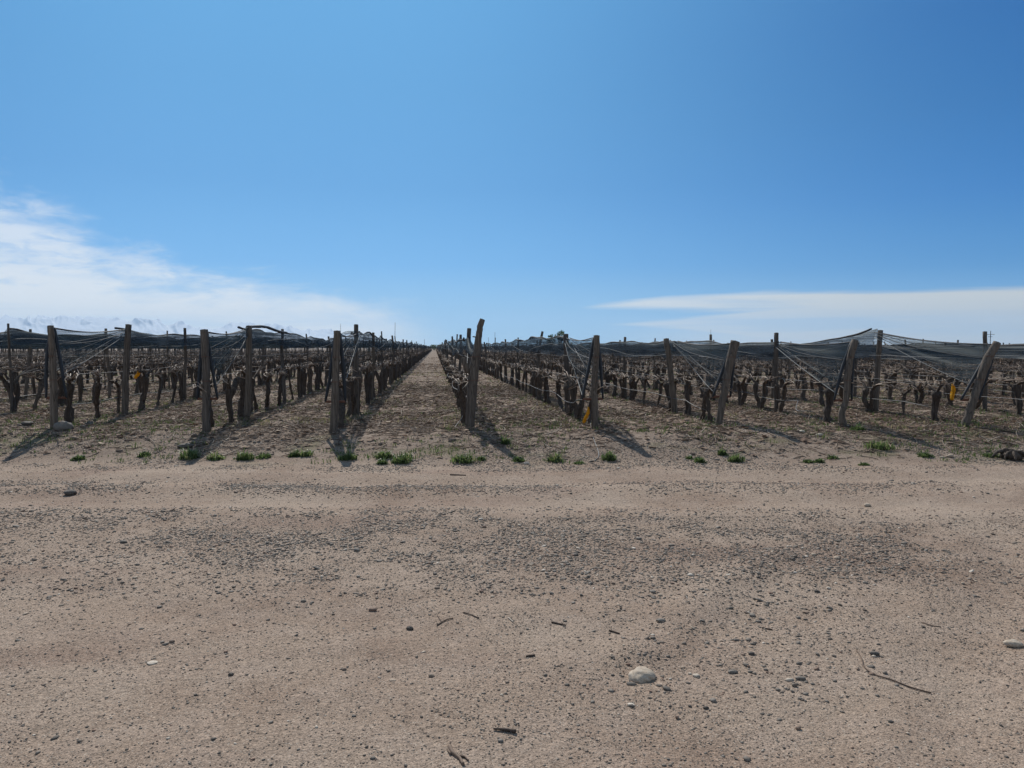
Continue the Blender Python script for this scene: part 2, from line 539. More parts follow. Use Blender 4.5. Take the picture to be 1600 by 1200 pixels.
# measured rows: end post control points in the photograph (top last), second post, net heights
ROWS = {}
NAMED = [
    # key, phrase, end post pixels, radius px list, second post base/top px, net top, net bottom, wedge hem height at end post, vine scale
    ('A', 'boulder-side end post', [(85, 669), (84, 600), (81.5, 545), (79, 509)], [6, 5.6, 5.2, 4.8], (195, 648), (201, 507), 4.7, 2.02, 1.60, 1.05, 1.1),
    ('B', 'flat-stone end post', [(322, 673), (322, 600), (320.5, 550), (319, 515)], [6.2, 6, 6, 6], (386, 653), (389, 509), 4.9, 2.00, 1.60, .85, 1.1),
    ('C', 'aisle-side end post', [(521, 673), (524, 610), (525.5, 560), (527, 517)], [6.6, 6, 5.8, 5.6], (557, 649), (556.5, 507), 3.7, 1.93, 1.50, .85, 1.1),
    ('D', 'tallest bent end post', [(734, 669), (736, 630), (739, 590), (744, 558), (747.5, 530), (750, 512), (754, 499)], [8.5, 8, 8.6, 7.2, 5.6, 5, 4.4], (731, 652), (733, 513), 3.3, 1.86, 1.48, .8, 1.0),
    ('E', 'yellow-sleeve end post', [(931, 669), (929, 620), (931, 570), (932.5, 524)], [6, 5, 5, 4.8], (887, 645), (884, 522), 4.2, 1.84, 1.42, .62, .98),
    ('F', 'top-heavy leaning end post', [(1122, 665), (1130, 622), (1138, 580), (1145, 550), (1149, 533)], [5.2, 5.6, 6.4, 7, 7.4], (1055, 646), (1041, 529), 4.6, 1.76, 1.36, .66, .92),
    ('G', 'kinked end post', [(1320, 668), (1315, 648), (1321, 628), (1324, 600), (1327.5, 565), (1336, 531)], [5.5, 5, 4.2, 5, 5.2, 5], (1214, 646), (1213, 520), 3.7, 1.74, 1.32, .66, .9),
    ('H', 'far-leaning end post', [(1505, 668), (1519, 630), (1531, 595), (1543, 562), (1558, 535)], [6.2, 5.8, 6, 6.6, 5.8], (1368, 643), (1376, 516), 4.3, 1.70, 1.28, .85, .9),
]
spec = []
for key, phrase, pts, rads, b2, t2, r2, nt_, nb_, hem, vs in NAMED:
    base = G(*pts[0])
    spec.append(dict(key=key, phrase='row of the ' + phrase, short=phrase, x=base.x, y=base.y, pts=pts, rads=rads, b2=b2, t2=t2, r2=r2, top=nt_, bot=nb_, hem=hem, vs=vs))
SP = 2.60
xl, xr = spec[0]['x'], spec[-1]['x']
for k in range(1, 34):
    spec.append(dict(key=None, phrase=f'{ordw(k)} row beyond the {spec[0]["short"]}', x=xl - .1 - SP * k, y=16.3 + .09 * SP * k, top=2.02 + .05 * random.uniform(-1, 1), bot=1.58, vs=1.1, side=-1, k=k))
for k in range(1, 52):
    d = dict(key=None, phrase=f'{ordw(k)} row beyond the {spec[7]["short"]}', x=xr + .25 + SP * k, y=14.6 - .09 * SP * k, top=1.68 + .03 * random.uniform(-1, 1), bot=1.27, vs=.9, side=1, k=k)
    if k == 1: d['b2'], d['t2'], d['r2'] = (1539, 643), (1539, 518), 3.2
    spec.append(d)

TANL, TANR = math.tan(R(28.0)), math.tan(R(39.5))


def in_view(x, y, margin=1.2):
    s, c = sc_of(x, y)
    return s > 0 and abs(c) < s * (800 / FPX) + margin


def view_start(x, y0):
    """first y at or after y0 from which the row shows in the picture"""
    y = y0
    while y < 400 and not in_view(x, y, 1.5): y += .5
    return y


for r_ in spec:
    r_['y0'] = view_start(r_['x'], r_['y'])
    ax = abs(r_['x'] + .6)
    r_['len'] = 420 if ax < 6 else (240 if ax < 14 else 165)
spec = [r_ for r_ in spec if r_['y0'] < r_['len'] - 12]

# ------------------------------------------------------------------ posts
def post_mesh(p, rad, k=12, jit=.10, n=14):
    path = smooth_path(p, n); rr = np.interp(np.linspace(0, 1, n), np.linspace(0, 1, len(rad)), rad)
    path = path + np.r_[np.zeros((1, 3)), rng.normal(0, .004, (n - 2, 3)), np.zeros((1, 3))]
    v, q, t = tube(path, rr, k, jit)
    m_ = MB(); m_.add(v, q, t)
    return m_


end_posts = {}
for r_ in spec:
    if r_['key'] is None: continue
    s0, _ = sc_of(r_['x'], r_['y'])
    pts = [W(px, py, s0) for px, py in r_['pts']]
    org = Vector((r_['x'], r_['y'], gz(r_['x'], r_['y'])))
    loc = [p - org for p in pts]
    loc[0] = Vector((loc[0].x - (loc[1].x - loc[0].x) * .1, loc[0].y, -.12))
    rad = [a * s0 / FPX * .98 for a in r_['rads']]
    root = empty('end_post', org)
    post_mesh([tuple(p) for p in loc], rad, 14, .12, 22).obj('shaft', M['post'], root)
    r_['top_pt'] = pts[-1]
    zb = {'A': .60, 'B': .62, 'C': .58, 'D': None, 'E': .60, 'F': .60, 'G': .55, 'H': .55}[r_['key']]
    r_['bar_z'] = zb
    hw = .19
    if zb is not None:
        # where the shaft is at that height
        zs = [p.z for p in loc]
        bx = float(np.interp(zb, zs, [p.x for p in loc])); by = float(np.interp(zb, zs, [p.y for p in loc]))
        bm = MB()
        off = .07 if r_['key'] in 'E' else 0
        box(bm, (bx - hw - off * .6, by + .085, zb - .022), (bx + hw, by + .115, zb + .022))
        bm.obj('spreader_bar', M['bar'], root)
        r_['bar'] = [Vector((org.x + bx - hw - off * .6, org.y + by + .1, org.z + zb)), Vector((org.x + bx + hw, org.y + by + .1, org.z + zb))]
    # wire loops twisted round the shaft
    for zz in (.95, 1.42):
        zs = [p.z for p in loc]
        if zz > zs[-1] - .1: continue
        bx = float(np.interp(zz, zs, [p.x for p in loc])); by = float(np.interp(zz, zs, [p.y for p in loc])); br = float(np.interp(zz, zs, rad)) * 1.09
        a = np.linspace(0, 2 * np.pi * 1.9, 26)
        v, q, t = tube(np.stack([bx + br * np.cos(a), by + br * np.sin(a), zz + a * .0022], -1), .0028, 4)
        wm = MB(); wm.add(v, q, t); wm.obj('wire_loop', M['bar'], root)
    if r_['key'] == 'D':      # the sawn-off limb on its flank
        v, q, t = tube(smooth_path([(-.03, -.02, 1.12), (-.10, -.05, 1.30), (-.125, -.05, 1.42)], 7), [.055, .06, .058, .055, .05, .045, .036], 9, .2)
        st = MB(); st.add(v, q, t); st.obj('limb_stub', M['post'], root)
        v, q, t = tube(smooth_path([(.13, -.02, 1.82), (.10, -.05, 1.83), (.06, -.06, 1.835)], 5), [.012] * 5, 6, .1)
        st = MB(); st.add(v, q, t); st.obj('peg', M['post'], root)
    end_posts[r_['key']] = root
    txt = {'A': 'straight grey end post beside a half-buried boulder', 'B': 'straight grey end post behind a flat dark stone', 'C': 'thick straight end post by the open aisle, opposite the bent one',
           'D': 'tallest end post, bent at the top, with a sawn-off limb', 'E': 'straight end post with a yellow sleeve hanging beside it', 'F': 'leaning end post, thicker at the top than at the base',
           'G': 'slim kinked end post with an elbow near the ground', 'H': 'strongly leaning bent end post near the dark root stump'}[r_['key']]
    tag(root, txt, 'vineyard post', 'end posts along the dirt road')

# line posts: a few shapes, copied along the rows
line_protos = []
for k in range(6):
    top = 2.0
    p = [(0, 0, -.1), (rng.normal(0, .02), rng.normal(0, .02), .7), (rng.normal(0, .03), rng.normal(0, .03), 1.4), (rng.normal(0, .04), rng.normal(0, .04), top)]
    rr = [.050, .046, .044, .040] if k < 3 else [.034, .031, .030, .028]
    line_protos.append(post_mesh(p, rr, 9 if k < 3 else 7, .12, 9).mesh('line_post', [M['post']]))
cand = []
for r_ in spec:
    y = r_['y'] + 3.1; i = 2
    if 'b2' in r_:
        b = G(*r_['b2']); r_['p2'] = b; y = b.y
    else:
        r_['p2'] = Vector((r_['x'], r_['y'] + 3.1, 0))
    while y < r_['len']:
        cand.append((r_, i, y)); y += 5.4 + .5 * random.uniform(-1, 1); i += 1
vis = [c for c in cand if in_view(c[0]['x'], c[2], .6)]
vis.sort(key=lambda c: math.hypot(c[0]['x'], c[2]))
far_posts = MB()
for n_, (r_, i, y) in enumerate(vis):
    x = r_['x'] + random.gauss(0, .03)
    if n_ < 280:
        if i == 2 and 'b2' in r_:
            b = r_['p2']; s2, _ = sc_of(b.x, b.y); t = W(*r_['t2'], s2)
            rr = r_['r2'] * s2 / FPX
            mid = (b + t) / 2 + Vector((random.gauss(0, .015), 0, 0))
            pm = post_mesh([(0, 0, -.1), tuple(mid - b), tuple(t - b)], [rr * 1.08, rr, rr * .94], 12, .12, 14)
            o = pm.obj('line_post', M['post']); o.location = b
            r_['p2top'] = t
        else:
            o = bpy.data.objects.new('line_post', line_protos[random.randrange(3) if i % 2 else random.randrange(3, 6)]); COL.objects.link(o)
            o.location = (x, y, gz(x, y))
            hgt = (r_['top'] + .12 + random.uniform(-.05, .17)) / 2.0
            o.scale = (1, 1, hgt); o.rotation_euler = (random.gauss(0, .03), random.gauss(0, .035), random.uniform(0, 6.28))
        tag(o, f'{"thick" if i % 2 else "slim"} post, {ordw(i)} from the road in {"the " + r_["phrase"]}', 'vineyard post', 'line posts inside the vineyard rows')
    else:
        hgt = r_['top'] + .1 + random.uniform(-.06, .15)
        v, q, t = tube([(x, y, -.05), (x + random.gauss(0, .03), y, hgt)], [.045, .04], 5)
        far_posts.add(v, q, t)
if far_posts.n:
    tag(far_posts.obj('distant_posts', M['post']), 'mass of distant vineyard posts beyond the nearest rows', 'vineyard posts', kind='stuff')

# ------------------------------------------------------------------ hail nets
def net_curtain(r_, y0, y1):
    """the net folded over the top wire, hanging in crumpled layers"""
    ys = [y0]; y = y0
    while y < y1:
        y += .22 if y < 30 else (.4 if y < 60 else (1.0 if y < 150 else 2.5)); ys.append(y)
    ys = np.array(ys); n = len(ys)
    sd = int(abs(r_['x'] * 37)) % 977
    sag = .5 + .5 * np.cos((ys - r_['p2'].y) / 5.4 * 2 * np.pi)          # 1 at the posts
    big = fbm(ys * .16, ys * 0 + sd, 3, sd) - .5
    amp = 1.7 if r_['key'] in ('C', 'D') else 1.0
    top = r_['top'] + .05 * (sag - .6) + .17 * amp * big + .05 * amp * (fbm(ys * .9, ys * 0 + 3, 2, sd) - .5)
    bot = r_['bot'] + .13 * amp * (fbm(ys * .3, ys * 0 + 7, 3, sd + 3) - .5) * 1.4 - .03 * sag
    if r_['key'] == 'H':       # the net is pulled up like a tent at the second post
        up = np.exp(-np.maximum(ys - r_['p2'].y, 0) / 1.9)
        top = top + .32 * up; bot = bot + .10 * up
    m = 13
    u = np.linspace(-1, 1, m)
    V = np.zeros((n, m, 3))
    for j, a in enumerate(u):
        w = .03 + .10 * abs(a) ** .7
        lay = fbm(ys * 1.1 + 5 * j, ys * 0 + j * .9, 3, sd + j) - .5
        V[:, j, 0] = r_['x'] + (r_['p2'].x - r_['x']) * np.exp(-np.maximum(ys - r_['p2'].y, 0) / 2.0) + np.sign(a) * w + .16 * lay * abs(a)
        V[:, j, 1] = ys
        low = abs(a)
        V[:, j, 2] = top * (1 - low) + (bot + (.10 if a > 0 else 0) + .10 * amp * (fbm(ys * .5 + j, ys * 0 + 2 * j, 2, sd + 50) - .5)) * low
    i0 = (np.arange(n - 1)[:, None] * m + np.arange(m - 1)[None, :])
    q = np.stack([i0, i0 + 1, i0 + m + 1, i0 + m], -1).reshape(-1, 4)
    return V.reshape(-1, 3), q, ys, top, bot


def fan_panel(apex_hi, apex_lo, end_hi, end_lo, seed, push):
    na, nb = 26, 18
    V = np.zeros((na, nb, 3))
    a_hi, a_lo, e_hi, e_lo = [np.array(v) for v in (apex_hi, apex_lo, end_hi, end_lo)]
    for i in range(na):
        u = i / (na - 1)
        for j in range(nb):
            w = j / (nb - 1)
            A_ = a_hi * (1 - w) + a_lo * w; E_ = e_hi * (1 - w) + e_lo * w
            P = A_ * (1 - u) + E_ * u
            bell = math.sin(math.pi * u)
            P = P + np.array((push * .10 * bell * math.sin(math.pi * w), 0, -.07 * bell * (1 - w * .3) * (1 if w < .95 else .4)))
            P[0] += (float(vnoise(w * 9 + seed, u * 1.5 + seed, 3)) - .5) * .14 * (.25 + u * .75) * (1 - u ** 6)
            V[i, j] = P
    i0 = (np.arange(na - 1)[:, None] * nb + np.arange(nb - 1)[None, :])
    q = np.stack([i0, i0 + 1, i0 + nb + 1, i0 + nb], -1).reshape(-1, 4)
    return V, q


for r_ in spec:
    near = r_['key'] is not None
    ax = abs(r_['x'])
    ys0 = max(r_['p2'].y, r_['y0'] - 1.0)
    v, q, ys, top, bot = net_curtain(r_, ys0, r_['len'])
    close = r_['y0'] < 34
    root = empty('hail_net', (r_['x'], ys0, r_['top']))
    off = np.array((r_['x'], ys0, r_['top']))

    def put(name, mat, *parts):
        m_ = MB()
        for p in parts: m_.add(np.asarray(p[0]) - off, p[1], p[2] if len(p) > 2 else None)
        o = m_.obj(name, mat, root); return o
    put('curtain', M['net'], (v, q))
    if close:
        # rolled edge along the top and loose rolled folds sagging below it
        k = min(len(ys), int(np.searchsorted(ys, 75)))
        yy = ys[:k]
        pth = np.stack([r_['x'] + .03 * np.sin(yy * 1.7), yy, top[:k] - .005 + .02 * np.sin(yy * 2.3)], -1)
        v1 = tube(pth, .020 + .008 * np.sin(yy * 1.1), 6, .2)
        put('rolled_edge', M['black'], v1)
        lo = bot[:k] + (top - bot)[:k] * (.35 + .25 * np.sin(yy * .55 + r_['x']))
        pth = np.stack([r_['x'] - np.sign(r_['x'] + .6) * (.16 + .03 * np.sin(yy * .9)), yy, lo], -1)
        put('hem_cord', M['cord'], tube(pth, .0035, 4))
    if near:
        b2, e = r_['p2'], r_['top_pt']
        if r_['key'] == 'D':
            # only a bundle slung between the two posts
            pt = smooth_path([(b2.x, b2.y - .05, 1.80), (b2.x + .02, (b2.y + e.y) / 2, 1.50), (e.x - .06, r_['y'] + .12, 1.42)], 16)
            put('bundle', M['net'], tube(pt, .05 + .03 * np.sin(np.linspace(0, 3.1, 16)), 9, .5))
            pt = smooth_path([(b2.x, b2.y - .05, 1.72), (b2.x - .06, (b2.y + e.y) / 2, 1.25), (r_['x'] - .06, r_['y'] + .12, 1.30)], 16)
            put('hem_cord', M['cord'], tube(pt, .007, 5))
        else:
            ztop2 = min(r_['top'] + (.28 if r_['key'] == 'H' else 0.0), r_['p2top'].z - .06)
            for sgn, bp in zip((-1, 1), r_['bar']):
                lo_end = Vector((bp.x, bp.y, r_['hem'])); tt = (r_['hem'] - bp.z) / (e.z - bp.z)
                lo_end = bp + (e - bp) * max(tt, 0); lo_end.y += .02
                hi_end = e + Vector((sgn * .035, .07, -.04))
                V, q2 = fan_panel((b2.x + sgn * .05, b2.y, ztop2), (b2.x + sgn * .07, b2.y - .02, ztop2 - .12), hi_end, lo_end, r_['x'] * 1.3 + sgn, sgn)
                put('end_panel', M['net_thin'], (V.reshape(-1, 3), q2))
                hemp = V[:, -1, :]
                put('hem_cord', M['cord'], tube(hemp, .008, 5))
                put('pleat', M['black'], tube(V[:, 6, :] + np.array((0, -.004, 0)), .007, 4), tube(V[:, 11, :] + np.array((0, -.004, 0)), .005, 4), tube(V[:, 0, :], .011, 5))
                # net gathered into a dark strip from the post top to the bar end
                mid = bp + (hi_end - bp) * .5 + Vector((random.gauss(0, .015), 0, 0))
                put('gathered_edge', M['black'], tube(smooth_path([bp, mid, hi_end], 12), np.interp(np.linspace(0, 1, 12), [0, .5, 1], [.022, .036, .028]), 7, .3))
            if r_['key'] == 'B':
                # thick roll of net arching from the second post down the row, and a slung one towards the road
                t2 = r_['p2top']
                pt = smooth_path([(t2.x, t2.y, t2.z - .02), (t2.x + .02, t2.y + 1.6, t2.z + .02), (t2.x, t2.y + 3.2, t2.z - .05), (t2.x, t2.y + 4.4, r_['top'] + .02)], 24)
                put('roll', M['black'], tube(pt, .035, 8, .3))
                pt = smooth_path([(t2.x, t2.y - .05, t2.z - .03), (t2.x - .18, t2.y - .9, 1.55), (t2.x - .25, t2.y - 1.7, 1.22)], 16)
                put('bundle', M['net_thin'], tube(pt, np.linspace(.025, .075, 16), 9, .5))
            if r_['key'] == 'C':
                t2 = r_['p2top']
                pt = smooth_path([(t2.x - .03, t2.y - .1, 1.96), (t2.x - .15, t2.y - .9, 1.93), (e.x + .05, r_['y'] + .3, 1.84)], 14)
                put('bundle', M['net_thin'], tube(pt, .04, 8, .6))
    if near:
        lab = f'dark hail net gathered above the {r_["phrase"]}'
    else:
        lab = f'dark hail net hanging above the {r_["phrase"]}'
    tag(root, lab, 'hail net', 'hail nets gathered over the vine rows')

# ------------------------------------------------------------------ wires and drip hoses
hose_ends = {
    'D': [(728, 618), (727, 632), (722, 652), (711, 668), (706, 678)],
    'E': [(906, 624), (923, 632), (922, 650), (923, 664), (927, 678), (936, 690), (929, 695)],
    'F': [(1085, 634), (1105, 642), (1109, 655), (1104, 668)],
    'G': [(1245, 641), (1268, 643), (1283, 654), (1293, 666)],
    'H': [(1454, 637), (1470, 650), (1490, 668)],
}
for r_ in spec:
    if r_['y0'] > 30: continue
    for hz, word in ((.93, 'cordon'), (1.40, 'upper')):
        z0 = hz * r_['vs'] if hz < 1 else hz
        y0 = r_['y'] + .1 if r_['key'] else r_['y0']
        yy = np.concatenate([np.arange(y0, 40, .9), np.arange(40, 90, 3)])
        x = r_['x'] + 0 * yy
        pth = np.stack([x + .02 * np.sin(yy), yy, z0 + .015 * np.sin(yy * 1.16)], -1)
        m_ = MB(); m_.add(*tube(pth - np.array((r_['x'], y0, 0)), .0032, 4))
        o = m_.obj('trellis_wire', M['wire']); o.location = (r_['x'], y0, 0)
        tag(o, f'thin {word} wire strung along the {r_["phrase"]}', 'trellis wire', 'wires strung along the vine rows')
    y0 = r_['y'] + .9 if r_['key'] else r_['y0']
    yy = np.concatenate([np.arange(y0, 40, .45), np.arange(40, 90, 3)])
    sd = int(abs(r_['x']) * 91)
    zz = .38 + .08 * (fbm(yy * .5, yy * 0, 2, sd) - .5) + .022 * np.sin(yy * 1.3)
    pth = np.stack([r_['x'] - .09 + .05 * np.sin(yy * .7), yy, zz], -1)
    if r_['key'] in hose_ends:
        s0, _ = sc_of(r_['x'], r_['y'])
        pe = hose_ends[r_['key']]
        ps = []
        for i, (px, py) in enumerate(pe):
            g = G(px, py); f = i / (len(pe) - 1)
            p = W(px, py, s0 + 1.0 * (1 - f)); 
            if i >= len(pe) - 2 or p.z < g.z + .01: p = g + Vector((0, 0, .012))
            ps.append(tuple(p))
        pth = np.vstack([smooth_path(ps[::-1] + [tuple(pth[2])], 26), pth[3:]])
    m_ = MB(); org = pth[0].copy(); m_.add(*tube(pth - org, .0075, 5))
    o = m_.obj('drip_hose', M['hose']); o.location = org
    tag(o, f'pale irrigation hose sagging low along the {r_["phrase"]}', 'hose', 'drip hoses along the vine rows')

# ------------------------------------------------------------------ vines
def vine_shape(kind, r_, k=8, n=10):
    """returns dict of part -> list of (verts, quads, tris, tone)"""
    parts = {'trunk': [], 'arm': [], 'cane': []}
    h = r_.uniform(.66, .80)
    heads = []

    def trunk(p0, p1, bend, r0, r1, head):
        p0, p1 = np.array(p0), np.array(p1)
        mids = []
        for f in (.3, .62):
            mids.append(tuple(p0 + (p1 - p0) * f + np.array((r_.normal(0, .025), bend * math.sin(f * 3.1) + r_.normal(0, .02), 0))))
        path = smooth_path([tuple(p0)] + mids + [tuple(p1)], n)
        f = np.linspace(0, 1, n)
        rr = r0 * (1 + .35 * np.exp(-f * 9)) * (1 - f) + r1 * f + head * np.exp(-((f - .93) / .12) ** 2)
        rr = rr * 1.0 * (1 + .13 * r_.normal(0, 1, n)) + .012 * np.exp(-((f - r_.uniform(.3, .7)) / .07) ** 2)
        parts['trunk'].append(tube(path, rr, k, .30, r_) + (.5,))
        return path[-1]
    lean = r_.normal(0, .09)
    if kind == 'fork':
        b = r_.uniform(.10, .20)
        heads.append(trunk((0, -.03, -.05), (r_.normal(0, .03), -b, h), -.02, .052, .046, .022))
        heads.append(trunk((0, .05, -.05), (r_.normal(0, .03), b + .03, h * r_.uniform(.9, 1.05)), .03, .046, .042, .02))
    elif kind == 'cross':
        d = r_.uniform(.16, .26)
        heads.append(trunk((.02, -d, -.05), (0, .05, h), .0, .045, .046, .025))
        heads.append(trunk((-.02, d, -.05), (.02, -.04, h * .98), .0, .048, .044, .02))
    elif kind == 'hook':
        heads.append(trunk((0, .22, -.05), (0, -.10, h * .95), -.16, .050, .042, .012))
    elif kind == 'lean':
        heads.append(trunk((0, -.16 * (1 if lean > 0 else -1), -.05), (r_.normal(0, .05), .20 * (1 if lean > 0 else -1), h), .05, .056, .050, .03))
    elif kind == 'slim':
        heads.append(trunk((0, 0, -.05), (r_.normal(0, .04), lean, h), r_.normal(0, .05), .036, .034, .018))
    else:
        heads.append(trunk((0, 0, -.05), (r_.normal(0, .03), lean * .7, h), r_.normal(0, .05), .066, .062, .036))
    ends = []
    for hd in heads:
        sides = (-1, 1) if len(heads) == 1 else ((-1,) if hd[1] < 0.01 else (1,))
        for sd in sides:
            L = r_.uniform(.22, .42); up = r_.uniform(.06, .17)
            p = smooth_path([tuple(hd - np.array((0, 0, .03))), tuple(hd + np.array((r_.normal(0, .03), sd * L * .5, up * .8))), tuple(hd + np.array((r_.normal(0, .05), sd * L, up)))], max(5, n // 2 + 1))
            nn = len(p)
            rr = np.linspace(.040, .020, nn) * (1 + .12 * r_.normal(0, 1, nn))
            parts['arm'].append(tube(p, rr, max(5, k - 2), .3, r_) + (.5,))
            ends.append((p[-1], sd)); ends.append((p[nn // 2], sd))
            if r_.random() < .55:       # upright stub
                st = p[r_.integers(1, nn)]
                parts['arm'].append(tube(np.array([st, st + np.array((r_.normal(0, .03), r_.normal(0, .04), r_.uniform(.08, .2)))]), [.022, .014], max(4, k - 3), .3, r_) + (.5,))
    for e, sd in ends:
        for _ in range(r_.integers(2, 5)):
            L = r_.uniform(.18, .74); d = sd if r_.random() < .75 else -sd
            e2 = e + np.array((r_.normal(0, .02), 0, .015))
            a = e2 + np.array((r_.normal(0, .05), d * L * .45, r_.uniform(.02, .14)))
            b = e2 + np.array((r_.normal(0, .10), d * L, r_.uniform(-.12, .16)))
            parts['cane'].append(tube(smooth_path([tuple(e2), tuple(a), tuple(b)], 5), [.0105, .0095, .0085, .007, .005], 5 if k > 5 else 3, 0, r_) + (r_.random(),))
    return parts


KINDS = ['club', 'fork', 'cross', 'lean', 'hook', 'slim', 'club', 'fork', 'lean', 'club', 'cross', 'slim', 'club', 'fork']
ADJ = {'club': 'thick-headed', 'fork': 'forked', 'cross': 'cross-legged', 'lean': 'leaning', 'hook': 'hooked', 'slim': 'slender'}
near_t, mid_t, far_t = [], [], []
for i, kd in enumerate(KINDS):
    parts = vine_shape(kd, np.random.default_rng(100 + i), 9, 12)
    dct = []
    for nm in ('trunk', 'arm', 'cane'):
        if nm == 'trunk':
            m_ = MB()
            for v, q, t, tn in parts[nm]: m_.add(v, q, t, col=tn)
            dct.append((nm, m_.mesh('trunk', [M['bark']], tone=True)))
        else:
            for v, q, t, tn in parts[nm]:
                m_ = MB(); m_.add(v, q, t, col=tn); dct.append((nm, m_.mesh(nm, [M['bark' if nm == 'arm' else 'cane']], tone=True)))
    near_t.append(dct)
    for lst, k, n in ((mid_t, 6, 7), (far_t, 4, 4)):
        parts = vine_shape(kd, np.random.default_rng(100 + i), k, n)
        m_ = MB()
        for nm in ('trunk', 'arm', 'cane'):
            cs = parts[nm] if not (nm == 'cane' and k == 4) else parts[nm][::2]
            for v, q, t, tn in cs: m_.add(v, q, t, mat=1 if nm == 'cane' else 0, col=tn)
        lst.append(m_)
mid_mesh = [m_.mesh('grape_vine', [M['bark'], M['cane']], tone=True) for m_ in mid_t]
far_arr = [m_.arrays() for m_ in far_t]

vines = []
for r_ in spec:
    y = r_['y'] + random.uniform(.55, .9); i = 1
    while y < r_['len']:
        if in_view(r_['x'], y, .5): vines.append((r_, i, y))
        y += 1.22 + random.uniform(-.16, .16); i += 1
        if random.random() < .05: y += 1.1
vines.sort(key=lambda c: math.hypot(c[0]['x'], c[2]))
count_in_row = {}
n_near = 0
far = {'v': [], 'q': [], 't': [], 'qm': [], 'tm': [], 'c': []}; fo = 0
for n_, (r_, i, y) in enumerate(vines):
    ti = random.randrange(len(KINDS))
    d = math.hypot(r_['x'], y)
    sx = r_['vs'] * random.uniform(.9, 1.1); sxy = random.uniform(.9, 1.2)
    rot = random.choice((0, math.pi)) + random.gauss(0, .15)
    x = r_['x'] + random.gauss(0, .035)
    if r_['key'] == 'E' and i == 4: ti = 4; rot = math.pi
    if n_ < 296:
        j = count_in_row.get(id(r_), 0) + 1; count_in_row[id(r_)] = j
        if d < 26:
            o = empty('grape_vine')
            for nm, me in near_t[ti]:
                c = bpy.data.objects.new(nm, me); COL.objects.link(c); c.parent = o
        else:
            o = bpy.data.objects.new('grape_vine', mid_mesh[ti]); COL.objects.link(o)
        o.location = (x, y, gz(x, y)); o.rotation_euler = (0, random.gauss(0, .05), rot); o.scale = (sxy, sxy, sx)
        tag(o, f'{ADJ[KINDS[ti]]} bare vine, {ordw(j)} from the road in the {r_["phrase"]}', 'grape vine', 'pruned grape vines in rows')
    else:
        v, q, t, qm, tm, c = far_arr[ti]
        thick = 1.0 + min(.35, d / 400)
        v = v * np.array((sxy * thick, sxy, sx))
        cr, sr = math.cos(rot), math.sin(rot)
        v = np.stack([v[:, 0] * cr - v[:, 1] * sr + x, v[:, 0] * sr + v[:, 1] * cr + y, v[:, 2] + gz(x, y)], -1)
        if d > 110 and random.random() < .25: continue
        far['v'].append(v); far['q'].append(q + fo); far['t'].append(t + fo); far['qm'].append(qm); far['tm'].append(tm); far['c'].append(np.clip(c + rng.normal(0, .1), 0, 1)); fo += len(v)
fm = MB(); fm.v, fm.q, fm.t, fm.qm, fm.tm, fm.c, fm.n = far['v'], far['q'], far['t'], far['qm'], far['tm'], far['c'], fo
tag(fm.obj('distant_vines', [M['bark'], M['cane']], tone=True), 'mass of distant bare vines in receding rows', 'grape vines', kind='stuff')
print('vines', len(vines), 'far verts', fo)

# ------------------------------------------------------------------ yellow sleeves
def sleeve(loc, L, w, tilt, label, group='yellow plastic sleeves tied in the vineyard'):
    n, k = 14, 12
    f = np.linspace(0, 1, n)
    path = np.stack([.02 * np.sin(f * 5), 0 * f, -f * L], -1)
    rr = w * (.45 + .55 * sstep(0, .25, f)) * (1 - .25 * sstep(.85, 1, f))
    v, q, t = tube(path, rr, k, .45, flat=.6)
    root = empty('yellow_sleeve', loc); root.rotation_euler = (0, tilt, 0)
    m_ = MB(); m_.add(v, q, t); m_.obj('wrap', M['yellow'], root)
    m_ = MB(); m_.add(*tube(smooth_path([(0, 0, -.01), (.004, 0, .05), (0, .01, .12)], 6), .004, 5)); m_.obj('tie', M['black'], root)
    tag(root, label, 'plastic sleeve', group)


sE, _ = sc_of(spec[4]['x'], spec[4]['y'])
sleeve(W(919, 636, sE + .05), .33, .045, .22, 'yellow plastic sleeve hanging from the spreader bar of an end post')
sleeve(W(1488, 600, 17.2), .36, .05, -.05, 'yellow plastic sleeve hanging upright beneath the sloping net hem')
sleeve(W(216, 580, 19.6), .20, .055, .3, 'small yellow plastic sleeve tied to a vine head')

# ------------------------------------------------------------------ stones, sticks, weeds at the road
def stone(px, py, wpx, label, tone, flat=.5, name='stone', ang=0.0, asp=1.4, sink=.25, seed=0, cat='stone'):
    g = G(px, py); s, _ = sc_of(g.x, g.y)
    a = wpx * s / FPX / 2
    v, f = ico(3)
    r_ = np.random.default_rng(seed + int(px))
    o3 = r_.random(3) * 50
    nn = fbm(v[:, 0] * 1.3 + o3[0] + v[:, 2], v[:, 1] * 1.3 + o3[1], 3, seed) - .5
    n2 = fbm(v[:, 0] * 4 + o3[2] + v[:, 2] * 3, v[:, 1] * 4, 2, seed + 5) - .5
    v = v * (1 + .55 * nn + .10 * n2)[:, None]
    v = v * np.array((a, a / asp, a * flat))
    m_ = MB(); m_.add(v, tris=f, col=np.clip(tone + .08 * n2, 0, 1))
    o = m_.obj(name, M['stone'], tone=True); o.location = g + Vector((0, 0, a * flat * (1 - 2 * sink)))
    o.rotation_euler = (0, 0, -YAW + ang)
    tag(o, label, cat, 'larger stones lying on the ground')


